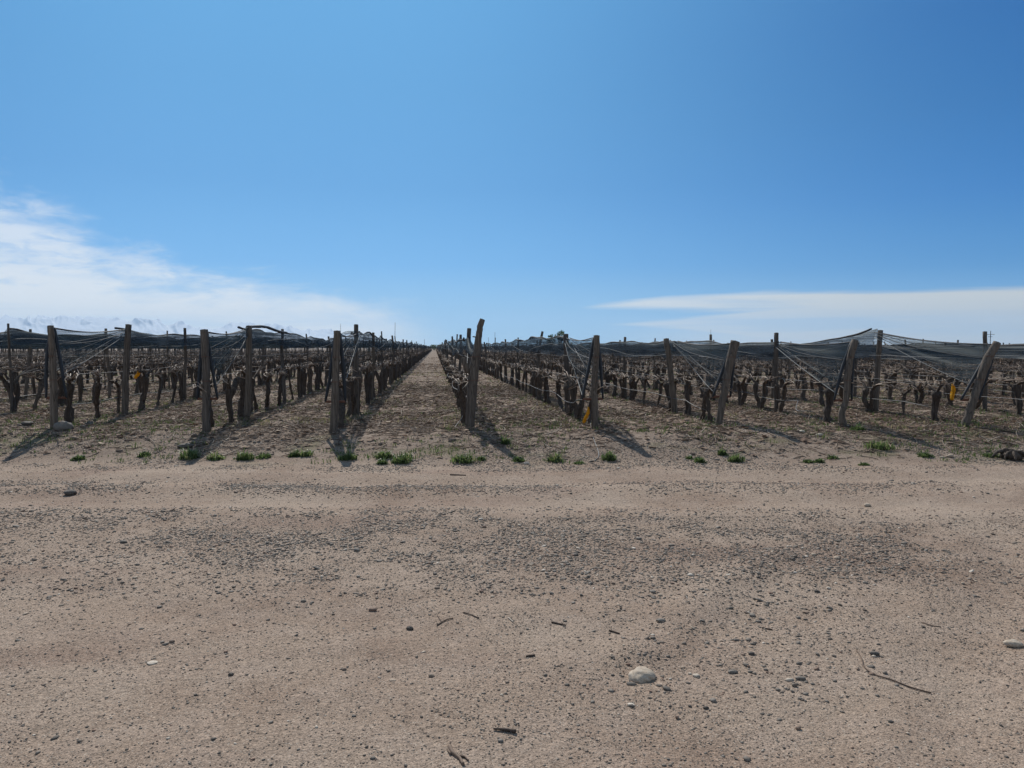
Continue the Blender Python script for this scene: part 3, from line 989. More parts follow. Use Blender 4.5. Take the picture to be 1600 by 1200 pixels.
for a in [
    (1003, 1060, 44, 'big pale sandy stone half buried in the road', .935, .60, 'stone', .3, 1.1, .40),
    (1584, 1010, 28, 'smooth oval light-grey stone standing proud of the sand', .94, .42, 'stone', -.2, 1.8, .15),
    (110, 773, 19, 'dark blocky stone in the strip of gravel beside a track', .16, .55, 'stone', .1, 1.3, .2),
    (238, 1036, 17, 'flat whitish-green stone lying flush in the sand', .97, .22, 'stone', .2, 1.2, .3),
    (101, 672, 28, 'rounded grey boulder half buried at the foot of an end post', .42, .7, 'boulder', .2, 1.2, .25),
    (290, 684, 22, 'flat dark stone lying in front of an end post', .14, .4, 'stone', .1, 1.4, .2),
    (42, 666, 18, 'low dark stone at the edge of a post shadow', .10, .35, 'stone', .0, 1.4, .2),
    (1381, 985, 0, '', 0), 
    (1366, 1023, 15, 'dark greenish stone just above the long curved twig', .24, .45, 'stone', .0, 1.5, .2),
    (1033, 971, 15, 'grey-brown oval stone behind the big pale one', .52, .4, 'stone', .0, 1.6, .2),
    (583, 954, 13, 'dark red-brown angular stone on open sand', .80, .45, 'stone', .0, 1.5, .2),
    (640, 984, 11, 'small dark rounded stone on the sand', .12, .6, 'stone', .0, 1.2, .2),
    (361, 1055, 9, 'small near-black stone on the left-hand sand', .05, .6, 'stone', .0, 1.2, .2),
    (269, 1003, 9, 'small brown stone above the whitish-green one', .76, .5, 'stone', .0, 1.3, .2),
    (538, 1047, 7, 'tiny brown stone in the middle of bare sand', .75, .6, 'stone', .0, 1.2, .2),
    (613, 1063, 12, 'pale greenish stone buried flush in the sand', .90, .25, 'stone', .0, 1.3, .4),
    (1247, 1139, 9, 'small round salmon-pink stone on bare sand', .87, .8, 'stone', .0, 1.1, .2),
    (1234, 1063, 13, 'flat cream stone lying on a grey flake', .955, .3, 'stone', .2, 2.0, .2),
    (1241, 1072, 9, 'round brown stone touching the flat cream one', .72, .7, 'stone', .0, 1.2, .2),
    (1145, 1051, 15, 'bluish-grey stone with a pale upper face', .40, .4, 'stone', .0, 1.4, .25),
    (1174, 1023, 9, 'rounded dark stone among fine grit', .10, .6, 'stone', .0, 1.2, .2),
    (1058, 1122, 6, 'tiny round orange stone on bare sand', .86, .9, 'stone', .0, 1.1, .2),
    (1103, 1107, 9, 'dark flat pebble beside pale chips', .08, .5, 'stone', .0, 1.5, .2),
    (1355, 791, 11, 'small pale stone beyond the gravel patches', .93, .5, 'stone', .0, 1.3, .2),
    (1281, 681, 11, 'pale round stone below the kinked end post', .95, .6, 'stone', .0, 1.3, .2),
    (1253, 676, 9, 'whitish stone among prunings near a white hose end', .96, .6, 'stone', .0, 1.3, .2),
    (1484, 711, 10, 'light brown stone, larger of a touching pair', .91, .6, 'stone', .0, 1.2, .2),
    (1472, 711, 9, 'flat pale stone, smaller of a touching pair', .94, .3, 'stone', .0, 1.5, .2),
    (823, 701, 10, 'white elongated stone at the end of a post shadow', .99, .5, 'stone', .3, 2.0, .2),
]:
    if a[2]: stone(*a, seed=3)


def stick(pts, r0, r1, label, tone, lift=.006, extra=(), name='twig', cat='twig'):
    P = [G(px, py) for px, py in pts]
    org = P[0].copy()
    path = smooth_path([tuple(p - org + Vector((0, 0, lift))) for p in P], max(10, len(pts) * 4))
    m_ = MB(); m_.add(*tube(path, np.linspace(r0, r1, len(path)), 7, .25), col=tone)
    for e in extra:
        pe = smooth_path([tuple(G(px, py) - org + Vector((0, 0, lift))) for px, py in e], 8)
        m_.add(*tube(pe, np.linspace(r1 * .9, r1 * .5, 8), 6, .2), col=tone)
    o = m_.obj(name, M['twig'], tone=True); o.location = org
    tag(o, label, cat, 'sticks lying on the dirt road')


stick([(1338, 1017), (1346, 1030), (1350, 1043), (1366, 1055), (1394, 1064), (1425, 1076), (1455, 1084)], (.0032), .0042, 'long thin curved twig lying on the sand', .38)
stick([(771, 1141), (788, 1142), (806, 1145)], .005, .010, 'short thick dark stick lying flat on the sand', .12, .008)
stick([(702, 1168), (708, 1178), (718, 1186), (724, 1196)], .012, .007, 'peeling grey root piece at the edge of the picture', .5, .006, [((704, 1180), (700, 1172), (703, 1160)), ((714, 1183), (726, 1184), (732, 1190))], 'root', 'root')
stick([(822, 1027), (836, 1025)], .0065, .006, 'stubby dark stick alone on smooth sand', .1)
stick([(862, 973), (884, 978)], .007, .005, 'dark straight stick beside two dark pebbles', .14)
stick([(683, 978), (696, 970), (708, 967)], .005, .004, 'small forked brown twig at the edge of the gravel', .3, .006, [((690, 973), (683, 962)),])
stick([(724, 958), (737, 962), (748, 967)], .005, .004, 'thin dark twig with a side shoot near gravel', .15)
stick([(794, 966), (802, 973)], .004, .004, 'short pale bent straw near gravel', .97)
stick([(952, 986), (968, 991)], .006, .005, 'dark thin stick near the big pale stone', .1)
stick([(1191, 982), (1206, 985)], .006, .005, 'dark curved stick among coarse grit', .15)
stick([(1440, 973), (1456, 978), (1470, 980)], .008, .005, 'flat grey stick half sunk in the sand', .45, .001)
stick([(703, 742), (728, 743)], .010, .008, 'brown stick lying along the far tyre track', .2)


def stump():
    g = G(1580, 704); s, _ = sc_of(g.x, g.y)
    root = empty('root_stump', g)
    v, f = ico(3)
    n1 = fbm(v[:, 0] * 2 + 3 + v[:, 2], v[:, 1] * 2 + v[:, 2], 4, 77) - .5
    v = v * (1 + .9 * n1)[:, None] * np.array((.19, .12, .12)) + np.array((0, 0, .06))
    m_ = MB(); m_.add(v, tris=f); m_.obj('stump_body', M['bark'], root)
    r2 = np.random.default_rng(4)
    for k in range(6):
        a = r2.uniform(0, 6.28); L = r2.uniform(.2, .34)
        p = smooth_path([(0, 0, .1), (math.cos(a) * L * .6, math.sin(a) * L * .4, .09 + r2.uniform(-.03, .04)), (math.cos(a) * L, math.sin(a) * L * .7, .01 + r2.uniform(0, .04))], 8)
        m_ = MB(); m_.add(*tube(p, np.linspace(.045, .012, 8), 7, .4)); m_.obj('root_end', M['bark'], root)
    tag(root, 'dark knotted vine stump uprooted on the road edge', 'stump')


stump()


def blades(mb_, cx, cy, cz, n, h, spread, r_, wid=.008, tone=(.2, .8), leafy=False):
    for _ in range(n):
        a = r_.uniform(0, 6.283); rr = spread * math.sqrt(r_.random())
        x, y = cx + math.cos(a) * rr, cy + math.sin(a) * rr
        hh = h * r_.uniform(.5, 1.1) * (1 - .45 * rr / (spread + 1e-6))
        out = r_.uniform(.15, .8) * hh; b = a + r_.normal(0, .8)
        w = wid * r_.uniform(.6, 1.3)
        d = np.array((math.cos(b), math.sin(b), 0)); sd = np.array((-d[1], d[0], 0))
        p0 = np.array((x, y, cz)); p1 = p0 + d * out * .4 + np.array((0, 0, hh * .65)); p2 = p0 + d * out + np.array((0, 0, hh * (.75 if leafy else 1.0)))
        v = [p0 - sd * w * .5, p0 + sd * w * .5, p1 + sd * w * (1.0 if leafy else .45), p1 - sd * w * (1.0 if leafy else .45), p2]
        mb_.add(v, [(0, 1, 2, 3)], [(3, 2, 4)], col=r_.uniform(*tone))


WEEDS = [
    (122, 718, 22, 12, 'small dark green weed tuft farthest along the boulder side'), (225, 711, 22, 12, 'small bright weed tuft between two gravel spots'), (294, 716, 30, 17, 'large bright weed tuft below the flat dark stone'),
    (335, 704, 26, 14, 'broad weed tuft at the tip of a post shadow'), (382, 715, 32, 16, 'large bright weed tuft alone on open soil'), (410, 690, 26, 12, 'dull green weed tuft behind the large lone one'),
    (460, 713, 20, 11, 'low weed tuft of a close pair before the aisle post'), (476, 703, 24, 14, 'upright weed tuft of a close pair before the aisle post'), (543, 711, 28, 14, 'bright weed tuft at the foot of the aisle post shadow'),
    (603, 714, 26, 14, 'bright weed tuft beside the largest one in the aisle mouth'), (627, 722, 32, 18, 'largest bright green weed tuft in the aisle mouth'), (635, 695, 24, 11, 'dull weed tuft inside the aisle mouth'),
    (597, 700, 20, 12, 'dark weed tuft deeper in the aisle mouth'), (724, 719, 34, 18, 'bushy bright weed tuft before the bent post'), (752, 712, 14, 9, 'tiny weed tuft beside the bushy one'),
    (810, 700, 24, 10, 'dark weed tuft in the bent post shadow tip'), (868, 693, 30, 16, 'pale green weed tuft before the yellow sleeve'), (790, 684, 22, 13, 'yellowish weed tuft behind a post shadow'),
    (905, 703, 22, 8, 'flat olive weed tuft near the hose end'), (952, 718, 22, 15, 'single bright weed tuft below the long post shadow'), (1077, 717, 16, 9, 'dark weed tuft of a trio near the road'),
    (1094, 722, 22, 12, 'bright weed tuft in the middle of a trio'), (1129, 708, 18, 12, 'bright upright weed tuft above a leafy one'), (1150, 721, 26, 14, 'leafy weed tuft at the end of a trio'),
    (1262, 701, 22, 8, 'low grey-green weed tuft below the kinked post'), (1280, 722, 20, 9, 'grey-green weed tuft on the bare bank'), (1373, 686, 40, 16, 'wide dark green weed patch beside the kinked post'),
    (1340, 672, 34, 12, 'dark weed patch at the kinked post foot'), (1445, 702, 30, 10, 'grey-green weed tuft in a post shadow tip'), (1582, 712, 26, 14, 'bright weed tuft in front of the dark stump'), (1548, 714, 28, 10, 'low weed tuft beside the dark stump'),
    (1350, 727, 18, 7, 'tiny flat weed tuft at the road edge'), (1505, 668, 26, 10, 'light weed tuft at the far-leaning post foot'), (1300, 712, 24, 8, 'thin grey-green weed tuft on the slope'),
]
for i, (px, py, w, h, lab) in enumerate(WEEDS):
    g = G(px, py); s, _ = sc_of(g.x, g.y); r2 = np.random.default_rng(500 + i)
    m_ = MB(); bright = h >= 14
    blades(m_, 0, 0, -.012, 75, h * s / FPX * .55, w * s / FPX * .5, r2, .0125, (.0, .6), leafy=True)
    R0 = w * s / FPX * (.62 if bright else .55); h = h * (1.1 if bright else .95)
    for q_ in range(9 if bright else 7):
        a_ = r2.uniform(0, 6.283); d_ = R0 * (.68 if bright else .42) * r2.random() ** .7
        blades(m_, math.cos(a_) * d_, math.sin(a_) * d_ * .8, -.012, int(r2.integers(14, 32)), h * s / FPX * r2.uniform(.55, 1.45) * (1.15 - .4 * d_ / R0), R0 * r2.uniform(.35, .6), r2, .0125, (.2, 1.0) if bright else (.0, .75), leafy=r2.random() < .6)
    o = m_.obj('weed_tuft', M['weed'], tone=True, smooth=False); o.location = g
    tag(o, lab, 'weed', 'weed tufts along the edge of the dirt road')

# ------------------------------------------------------------------ countless small things
def pick_ground(n, smin, smax, weight):
    """random visible ground spots between two distances, kept with probability weight(px, py, s, c)"""
    s = np.sqrt(rng.uniform(smin ** 2, smax ** 2, n)); c = rng.uniform(-1, 1, n) * (s * .69 + .3)
    zr = np.where(s < 12.5, ROADZ, np.where(s < 15.2, ROADZ / 2, 0))
    py = 543 + (CAMZ - zr) * FPX / s; px = 800 + c / s * FPX
    w = weight(px, py, s, c)
    k = rng.random(n) < w
    x, y = xy_of(s[k], c[k])
    return x, y, s[k]


def gband(v, a, b, soft):
    return sstep(a - soft, a + soft, v) * (1 - sstep(b - soft, b + soft, v))


def w_gravel(px, py, s, c):
    n1 = fbm(c * .9 + 11, s * 1.1, 4, 91); n2 = fbm(c * .35, s * .5 + 7, 3, 14); n3 = fbm(c * 3.2, s * 3.2, 2, 33)
    pat = sstep(.40, .64, n1 * .5 + n2 * .15 + n3 * .4)
    d = .06 + .12 * gband(py, 742, 950, 14) * (.4 + 1.2 * fbm(c * 1.5 + 2, s * 1.5, 3, 12)) * (1 - .6 * sstep(1250, 1560, px))
    d = d + 1.0 * pat * gband(py, 796, 925, 22) * (.22 + .78 * gband(px, 330, 960, 130))
    d = d + .85 * sstep(.36, .56, n1) * gband(py, 752, 773, 6) * (1 - sstep(500, 1150, px) * .6)
    d = d + .75 * sstep(.38, .58, n1) * gband(py, 800, 850, 12) * (1 - sstep(250, 480, px))
    d = d + .75 * pat * gband(py, 812, 905, 18) * gband(px, 1040, 1460, 60)
    d = d + .55 * sstep(.38, .6, n1) * gband(py, 690, 742, 8)
    d = d + .25 * pat * gband(py, 640, 700, 12)
    d = d + .16 * gband(px, 940, 1320, 80) * gband(py, 930, 1120, 40)
    d = d * (1 - .75 * gband(py, 738, 750, 4)) * (1 - .7 * gband(py, 777, 795, 6))
    return np.clip(d, 0, 1)


def scatter_stones(name, n, smin, smax, size, sub, weight, label, tones):
    x, y, s = pick_ground(n, smin, smax, weight)
    N_ = len(x); v0, f0 = ico(sub)
    sz = size(N_, s)
    sc3 = np.stack([sz * rng.uniform(.8, 1.3, N_), sz * rng.uniform(.65, 1.0, N_), sz * rng.uniform(.25, .52, N_)], -1)
    V = v0[None] * (1 + rng.uniform(-.22, .22, (N_, len(v0), 1))) * sc3[:, None, :]
    a = rng.uniform(0, 6.283, N_); ca, sa = np.cos(a), np.sin(a)
    tl = rng.normal(0, .22, N_)
    X = V[..., 0] * ca[:, None] - V[..., 1] * sa[:, None]; Y = V[..., 0] * sa[:, None] + V[..., 1] * ca[:, None]
    Z = V[..., 2] + X * tl[:, None]
    X += x[:, None]; Y += y[:, None]; Z += (ground_z(x, y) + sc3[:, 2] * .45)[:, None]
    F = (f0[None] + (np.arange(N_) * len(v0))[:, None, None]).reshape(-1, 3)
    tone = np.repeat(np.clip(tones(N_), 0, 1), len(v0))
    m_ = MB(); m_.add(np.stack([X, Y, Z], -1).reshape(-1, 3), tris=F, col=tone)
    o = m_.obj(name, M['stone'], tone=True)
    tag(o, label, 'gravel', kind='stuff'); print(name, N_)


def tones_mix(N_):
    u = rng.random(N_)
    return np.where(u < .38, rng.uniform(.08, .45, N_), np.where(u < .91, rng.uniform(.45, .85, N_), rng.uniform(.86, 1.0, N_)))


scatter_stones('gravel', 215000, 3.2, 16.8, lambda n, s: np.clip(rng.lognormal(math.log(.0085), .33, n), .004, .02), 0, w_gravel, 'small grey river gravel spread in patches over the dirt road', tones_mix)
scatter_stones('coarse_gravel', 52000, 3.2, 16.8, lambda n, s: np.clip(rng.lognormal(math.log(.0130), .30, n), .008, .034), 1, lambda px, py, s, c: np.clip(w_gravel(px, py, s, c) - .055, .0015, 1), 'coarser river pebbles lying in the gravel patches', tones_mix)
scatter_stones('grit', 150000, 3.0, 8.5, lambda n, s: np.clip(rng.lognormal(math.log(.0042), .35, n), .002, .009), 0,
               lambda px, py, s, c: np.clip(.22 + .5 * w_gravel(px, py, s, c) + .35 * sstep(.45, .62, fbm(c * 1.2 + 3, s * 1.2, 3, 61)), 0, 1), 'fine grit grains strewn over the sandy road', tones_mix)


def twigs(n, smin, smax, weight, L, rad, name, label, seg=4):
    x, y, s = pick_ground(n, smin, smax, weight)
    N_ = len(x); k = 3
    ln = L(N_); a = rng.uniform(0, 6.283, N_)
    u = np.linspace(-.5, .5, seg)
    bend = rng.normal(0, .16, N_); zl = rng.uniform(0, .10, N_) * (rng.random(N_) < .25)
    P = np.zeros((N_, seg, 3))
    lx = ln[:, None] * u; ly = ln[:, None] * bend[:, None] * (1 - (2 * u) ** 2)
    P[..., 0] = x[:, None] + lx * np.cos(a)[:, None] - ly * np.sin(a)[:, None]
    P[..., 1] = y[:, None] + lx * np.sin(a)[:, None] + ly * np.cos(a)[:, None]
    r0 = rad(N_)
    P[..., 2] = ground_z(P[..., 0], P[..., 1]) + r0[:, None] + (u + .5) * zl[:, None] + rng.uniform(0, .015, (N_, 1))
    per = np.stack([-np.sin(a), np.cos(a), 0 * a], -1)
    V = np.zeros((N_, seg, k, 3))
    for j in range(k):
        t = 2 * np.pi * j / k + .5
        V[:, :, j, :] = P + (per * (np.cos(t) * r0)[:, None])[:, None, :] + np.array((0, 0, 1.0)) * (np.sin(t) * r0)[:, None, None]
    base = np.arange(N_)[:, None, None] * seg * k + np.arange(seg - 1)[None, :, None] * k
    j = np.arange(k)[None, None, :]; j2 = (j + 1) % k
    q = np.stack([base + j, base + j2, base + k + j2, base + k + j], -1).reshape(-1, 4)
    m_ = MB(); m_.add(V.reshape(-1, 3), q, col=np.repeat(np.clip(rng.beta(1.6, 1.5, N_), 0, 1), seg * k))
    tag(m_.obj(name, M['twig'], tone=True), label, 'prunings', kind='stuff'); print(name, N_)


wv = lambda px, py, s, c: sstep(12.6, 15.6, s + 1.6 * (fbm(c * .7, s * .7, 3, 71) - .5)) * (.22 + .78 * sstep(.36, .62, fbm(c * .8, s * .5, 3, 72)))
twigs(70000, 12.3, 32, wv, lambda n: np.clip(rng.lognormal(math.log(.22), .6, n), .06, 1.0), lambda n: rng.uniform(.003, .0085, n), 'pruned_canes', 'pruned canes and twigs littering the ground between the rows')
twigs(26000, 32, 75, lambda px, py, s, c: .8 + 0 * s, lambda n: np.clip(rng.lognormal(math.log(.30), .6, n), .1, .9), lambda n: rng.uniform(.004, .008, n), 'distant_pruned_canes', 'pruned canes littering the ground farther down the rows', 3)


def leaves(n, smin, smax, weight, size, name, mat, label, cat, up=.25):
    x, y, s = pick_ground(n, smin, smax, weight)
    N_ = len(x); sz = size(N_)
    a = rng.uniform(0, 6.283, N_)
    ca, sa = np.cos(a), np.sin(a)
    loc = np.array([(-.5, -.35), (.5, -.4), (.6, .35), (-.45, .45)])
    lx = loc[None, :, 0] * sz[:, None] * rng.uniform(.7, 1.3, (N_, 4)); ly = loc[None, :, 1] * sz[:, None] * rng.uniform(.6, 1.2, (N_, 4))
    X = x[:, None] + lx * ca[:, None] - ly * sa[:, None]; Y = y[:, None] + lx * sa[:, None] + ly * ca[:, None]
    Z = ground_z(x, y)[:, None] + .004 + rng.uniform(0, up, (N_, 4)) * sz[:, None]
    q = (np.arange(N_)[:, None] * 4 + np.arange(4)[None, :])
    m_ = MB(); m_.add(np.stack([X, Y, Z], -1).reshape(-1, 3), q, col=np.repeat(rng.beta(1.5, 1.6, N_), 4))
    tag(m_.obj(name, mat, tone=True, smooth=False), label, cat, kind='stuff'); print(name, N_)


leaves(70000, 12.2, 42, lambda px, py, s, c: sstep(12.3, 16.2, s) * (.06 + .94 * sstep(.40, .64, fbm(c * .9 + 40, s * .5, 3, 82))), lambda n: rng.uniform(.03, .115, n), 'leaf_litter', M['leaf'], 'dry brown leaf litter on the soil between the rows', 'leaf litter', .4)


leaves(60000, 38, 120, lambda px, py, s, c: sstep(36, 46, s) * sstep(.38, .62, fbm(c * .7 + 40, s * .25, 3, 82)), lambda n: rng.uniform(.06, .15, n), 'distant_leaf_litter', M['leaf'], 'dry leaf litter farther down the rows', 'leaf litter', .6)


def w_clods(px, py, s, c):
    return np.clip(sstep(12.3, 15.5, s) * (.25 + .75 * sstep(.4, .62, fbm(c * 1.1 + 70, s * .9, 3, 29))), 0, 1)


def clods():
    x, y, s = pick_ground(50000, 12.0, 36, w_clods)
    N_ = len(x); v0, f0 = ico(0); sz = np.clip(rng.lognormal(math.log(.018), .5, N_), .006, .06)
    V = v0[None] * (1 + rng.uniform(-.3, .3, (N_, len(v0), 1))) * (sz[:, None] * np.stack([rng.uniform(.8, 1.5, N_), rng.uniform(.7, 1.2, N_), rng.uniform(.4, .8, N_)], -1))[:, None, :]
    V = V + np.stack([x, y, ground_z(x, y) + sz * .15], -1)[:, None, :]
    F = (f0[None] + (np.arange(N_) * len(v0))[:, None, None]).reshape(-1, 3)
    m_ = MB(); m_.add(V.reshape(-1, 3), tris=F, col=np.repeat(rng.random(N_), len(v0)))
    tag(m_.obj('soil_clods', M['clod'], tone=True), 'crumbly soil clods on the vineyard floor', 'soil clods', kind='stuff'); print('clods', N_)


clods()


def grass():
    m_ = MB(); r2 = np.random.default_rng(9)

    def wgt(px, py, s, c):
        x, y = xy_of(s, c)
        xs = np.array([q_['x'] for q_ in spec]); dmin = np.min(np.abs(x[:, None] - xs[None, :]), axis=1)
        rowy = np.exp(-(dmin / .45) ** 2)
        n1 = fbm(c * .5 + 9, s * .4, 3, 55)
        edge = gband(s, 12.7, 17, .5)
        return np.clip((.20 + .7 * rowy + .95 * edge) * sstep(.33, .54, n1) * sstep(12.2, 13.0, s), 0, 1)
    x, y, s = pick_ground(34000, 12.3, 52, wgt)
    z = ground_z(x, y)
    for i in range(len(x)):
        g = fbm(x[i] * .3, y[i] * .3, 2, 19)
        tn = (.0, .5) if (g > .46 or s[i] < 15) else (.3, 1.0)
        blades(m_, x[i], y[i], z[i], 7 if s[i] < 26 else 4, r2.uniform(.04, .13), r2.uniform(.04, .16), r2, .009 + s[i] * .0003, tn)
    tag(m_.obj('ground_cover', M['grass'], tone=True, smooth=False), 'low grass and weeds growing along the vine rows', 'ground cover', kind='stuff'); print('grass', len(x))


grass()

# ------------------------------------------------------------------ far things beyond the vines
def leaf_tree(name, loc, h, w, label, cat, n=900, group=None):
    r2 = np.random.default_rng(int(abs(loc[0] * 7 + loc[1])))
    root = empty(name, loc)
    m_ = MB(); m_.add(*tube(smooth_path([(0, 0, -.2), (.05 * w, 0, h * .3), (-.03 * w, .02, h * .7)], 8), np.linspace(.045, .012, 8) * h, 7, .2))
    for k in range(5):
        a = r2.uniform(0, 6.28)
        m_.add(*tube(smooth_path([(0, 0, h * r2.uniform(.25, .5)), (math.cos(a) * w * .2, math.sin(a) * w * .2, h * .6), (math.cos(a) * w * .36, math.sin(a) * w * .36, h * r2.uniform(.65, .9))], 6), np.linspace(.018, .006, 6) * h, 5))
    m_.obj('trunk', M['bark'], root)
    cl = [(r2.normal(0, .26) * w, r2.normal(0, .26) * w, h * r2.uniform(.38, .88), r2.uniform(.13, .24) * w) for _ in range(13)]
    P = []
    for i in range(n):
        cx, cy, cz, cr = cl[r2.integers(len(cl))]
        d = r2.normal(0, 1, 3); d /= np.linalg.norm(d); d *= cr * r2.random() ** .4
        P.append((cx + d[0], cy + d[1], min(cz + d[2], h)))
    P = np.array(P); sz = r2.uniform(.03, .06, n) * w
    U = r2.normal(0, 1, (n, 3)); U /= np.linalg.norm(U, axis=1)[:, None]
    T = np.cross(U, r2.normal(0, 1, (n, 3))); T /= np.linalg.norm(T, axis=1)[:, None]
    V = np.stack([P - U * sz[:, None], P + T * sz[:, None] * .5, P + U * sz[:, None], P - T * sz[:, None] * .5], 1)
    m_ = MB(); m_.add(V.reshape(-1, 3), np.arange(4 * n).reshape(-1, 4), col=np.repeat(r2.random(n), 4))
    m_.obj('crown', M['tree_leaf'], root, tone=True, smooth=False)
    tag(root, label, cat, group)


def far_xy(px, s):
    p = W(px, 543, s); return p.x, p.y


x, y = far_xy(873, 130); leaf_tree('tree', (x, y, 0), 4.6, 3.2, 'lone round grey-green tree standing beyond the nets', 'tree')
x, y = far_xy(684, 440); leaf_tree('bush', (x, y, 0), 3.0, 9.0, 'yellow-green bush closing the far end of the aisle', 'bush', 700)


def thin_pole(px, ytop, s, r, label, arm=None):
    x, y = far_xy(px, s); t = W(px, ytop, s)
    root = empty('utility_pole' if arm else 'thin_pole', (x, y, 0))
    m_ = MB(); m_.add(*tube([(0, 0, -.3), (.0, 0, t.z * .5), (.01 * t.z, 0, t.z)], [r, r * .9, r * .75], 7)); m_.obj('shaft', M['pole'], root)
    if arm:
        for zz, L in arm:
            m_ = MB(); box(m_, (-L, -.07, t.z - zz), (L, .07, t.z - zz + .16)); m_.obj('crossarm', M['pole'], root)
    tag(root, label, 'pole', None if arm else 'thin bare poles rising beyond the nets')


thin_pole(1547, 517, 330, .17, 'far utility pole with crossarms behind a vineyard post', [(1.6, 1.9), (2.6, 1.0)])
thin_pole(617, 504, 70, .022, 'hair-thin pole beyond the nets beside the aisle', None)
thin_pole(532, 506, 75, .018, 'hair-thin pole rising just behind the aisle end post', None)
thin_pole(663, 530, 120, .03, 'short thin pole nearest the end of the aisle', None)
thin_pole(773, 519, 90, .025, 'thin pole just past the tallest bent post', None)
thin_pole(763, 527, 110, .025, 'shorter thin pole just past the tallest bent post', None)
thin_pole(1110, 515, 260, .06, 'thin distant pole beside the top-heavy leaning post', None)

# ------------------------------------------------------------------ air
def haze():
    m = bpy.data.materials.new('haze_air'); m.use_nodes = True; nt = m.node_tree; nt.nodes.clear()
    out = nt.nodes.new('ShaderNodeOutputMaterial'); pv = nt.nodes.new('ShaderNodeVolumePrincipled')
    pv.inputs['Color'].default_value = (.48, .72, 1, 1); pv.inputs['Density'].default_value = HAZE; pv.inputs['Anisotropy'].default_value = .2
    nt.links.new(pv.outputs[0], out.inputs['Volume'])
    m_ = MB(); box(m_, (-13500, -13500, -1.6), (13500, 13500, 520))
    o = m_.obj('haze', m, smooth=False); o.rotation_euler = (0, 0, -YAW)
    tag(o, kind='stuff')


HAZE = .00007
haze()

# ------------------------------------------------------------------ camera
cam = bpy.data.cameras.new('camera'); co = bpy.data.objects.new('camera', cam); COL.objects.link(co)
cam.sensor_width = 36; cam.lens = 36 * FPX / 1600; cam.clip_start = .05; cam.clip_end = 60000
co.location = (0, 0, CAMZ); co.rotation_euler = (math.pi / 2 - PITCH, 0, -YAW)
scn.camera = co

# ------------------------------------------------------------------ light
SUN_AZ, SUN_EL = R(-10.0), R(41.5)
sd = Vector((math.sin(SUN_AZ) * math.cos(SUN_EL), math.cos(SUN_AZ) * math.cos(SUN_EL), math.sin(SUN_EL)))
sun = bpy.data.lights.new('sun', 'SUN'); so = bpy.data.objects.new('sun', sun); COL.objects.link(so)
sun.energy = 4.9; sun.angle = R(.5); sun.color = (1, .945, .87)
so.rotation_euler = sd.to_track_quat('Z', 'Y').to_euler(); so.location = (-20, 40, 60)

world = bpy.data.worlds.new('World'); scn.world = world; world.use_nodes = True
n = N(world.node_tree); bg = world.node_tree.nodes['Background']
sky = n.node('ShaderNodeTexSky', sky_type='NISHITA', sun_disc=False)
sky.sun_elevation = SUN_EL; sky.sun_rotation = SUN_AZ; sky.dust_density = .4; sky.ozone_density = 2.0; sky.altitude = 900
d = n.node('ShaderNodeTexCoord').outputs['Generated']
sep = n.node('ShaderNodeSeparateXYZ'); n.t.links.new(d, sep.inputs[0])
deg = 180 / math.pi
el = n.m('MULTIPLY', n.m('ARCSINE', sep.outputs[2]), deg)
az = n.m('SUBTRACT', n.m('MULTIPLY', n.m('ARCTAN2', sep.outputs[0], sep.outputs[1]), deg), math.degrees(YAW))   # degrees from the view direction
u = n.mr(el, 0, 90, 0, 1, False)
A_ = [(0, lin(166, 209, 236)), (2.2 / 90, lin(149, 201, 238)), (6 / 90, lin(107, 176, 233)), (11.5 / 90, lin(93, 161, 219)), (18 / 90, lin(93, 161, 216)), (25 / 90, lin(96, 165, 219)), (45 / 90, lin(96, 151, 200)), (1, lin(96, 135, 172))]
B_ = [(0, lin(140, 186, 217)), (2.5 / 90, lin(98, 164, 213)), (5.3 / 90, lin(44, 132, 197)), (9.9 / 90, lin(14, 112, 186)), (15.2 / 90, lin(10, 101, 170)), (20.6 / 90, lin(10, 94, 164)), (45 / 90, lin(72, 119, 165)), (1, lin(93, 129, 165))]
daz = n.m('ABSOLUTE', n.m('SUBTRACT', az, -16.0))
base = n.mix(n.mr(daz, 5, 56), n.ramp(u, A_), n.ramp(u, B_))
base = n.mix(n.mr(daz, 60, 110), base, n.mix(.55, base, lin(176, 184, 190)))
# clouds: coordinates in degrees, stretched along the horizon
cv = n.node('ShaderNodeCombineXYZ'); n.setin(cv, 0, az); n.setin(cv, 1, el)
w1 = n.noise(n.vmul(cv.outputs[0], (.10, .33, 1)), 1.0, 7, .60, .6)
w2 = n.noise(n.vmul(cv.outputs[0], (.05, .9, 1)), 1.0, 5, .55, .3)
w3 = n.noise(n.vmul(cv.outputs[0], (.45, 1.4, 1)), 1.0, 6, .6, .5)
ltop = n.curve1(az, -60, 10, [(-60, 12.0), (-38, 10.2), (-33.5, 9.6), (-30, 8.2), (-27, 6.0), (-23, 4.6), (-19, 3.9), (-13, 3.2), (-8, 2.4), (-2, .8), (10, .0)], 15)
lf = n.m('ADD', n.m('SUBTRACT', ltop, el), n.m('MULTIPLY', n.m('SUBTRACT', w1, .5), 9.0))
lf = n.m('ADD', lf, n.m('MULTIPLY', n.m('SUBTRACT', w3, .5), 3.2))
lm = n.mr(lf, -1.9, 2.6, 0, .95)
lm = n.m('MULTIPLY', lm, n.mr(az, -3, -12))
lm = n.m('MULTIPLY', lm, n.mr(w2, .30, .52, .66, 1.0))
lm = n.m('MULTIPLY', lm, n.mr(n.m('ADD', w3, n.mr(el, 2, 5, .35, 0)), .30, .56, .55, 1.0))
rt = n.curve1(az, 0, 60, [(0, 2.8), (4.6, 3.0), (6.5, 3.35), (11, 3.75), (18, 4.0), (34, 3.9), (60, 4.2)], 6)
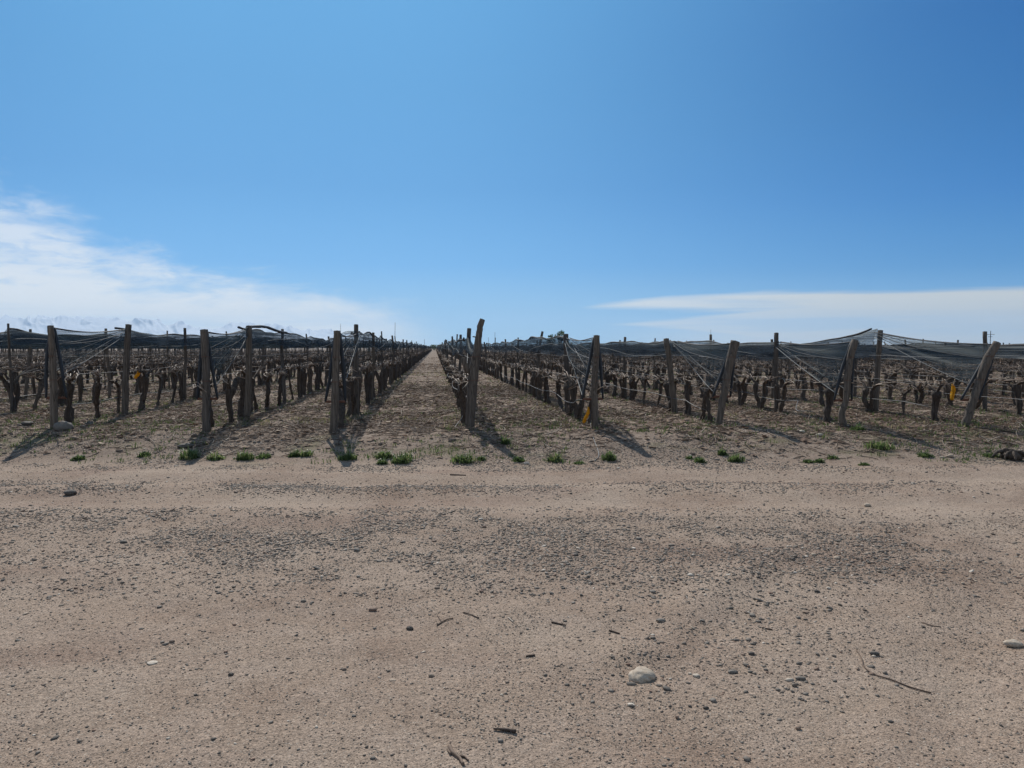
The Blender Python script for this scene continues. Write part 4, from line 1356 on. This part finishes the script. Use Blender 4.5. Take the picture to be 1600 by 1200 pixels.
rb = n.curve1(az, 0, 60, [(0, 3.2), (5.3, 2.98), (9, 2.85), (15, 2.5), (22, 2.35), (34, 2.0), (60, 1.5)], 6)
rt2 = n.curve1(az, 0, 60, [(0, 1.4), (7.0, 1.72), (12, 2.05), (18, 2.75), (24, 3.2), (60, 3.2)], 6)
rb2 = n.curve1(az, 0, 60, [(0, 2.4), (7.0, 1.68), (12, 1.25), (18, .55), (24, .0), (60, .0)], 6)
elw = n.m('ADD', el, n.m('MULTIPLY', n.m('SUBTRACT', w2, .5), .95))
r1 = n.m('MULTIPLY', n.mr(n.m('SUBTRACT', rt, elw), -.05, .35), n.mr(n.m('SUBTRACT', elw, rb), -.25, .45))
r2_ = n.m('MULTIPLY', n.mr(n.m('SUBTRACT', rt2, elw), -.10, .25), n.mr(n.m('SUBTRACT', elw, rb2), -.15, .30))
rm = n.m('MULTIPLY', n.m('MAXIMUM', r1, n.m('MULTIPLY', r2_, .92)), n.mr(w2, .34, .52, .62, 1.0))
rm = n.m('MULTIPLY', rm, n.mr(az, 4.2, 6.2))
lowr = n.m('MULTIPLY', n.m('MULTIPLY', n.mr(el, 2.4, .6), n.mr(az, 4, 20)), .85)
rm = n.m('MAXIMUM', rm, lowr)
lcol = n.mix(n.mr(el, 1.5, 8), lin(250, 247, 240), lin(218, 227, 238))
rcol = n.mix(n.mr(az, 6, 30), lin(226, 228, 226), lin(212, 211, 202))
base = n.mix(lm, base, lcol); base = n.mix(rm, base, rcol)
gnd = n.mr(el, -1.5, -.1)
scaled = n.mix(1.0, base, (10.6, 10.6, 10.6, 1), 'MULTIPLY')
fin = n.mix(.06, scaled, sky.outputs[0])
n.t.links.new(fin, bg.inputs[0]); bg.inputs[1].default_value = .1

# ------------------------------------------------------------------ render settings
scn.view_settings.view_transform = 'Standard'; scn.view_settings.look = 'None'; scn.view_settings.gamma = 1; scn.view_settings.exposure = 0
scn.render.engine = 'CYCLES'
scn.cycles.transparent_max_bounces = 64; scn.cycles.max_bounces = 6; scn.cycles.diffuse_bounces = 3; scn.cycles.volume_bounces = 0
scn.cycles.use_denoising = True
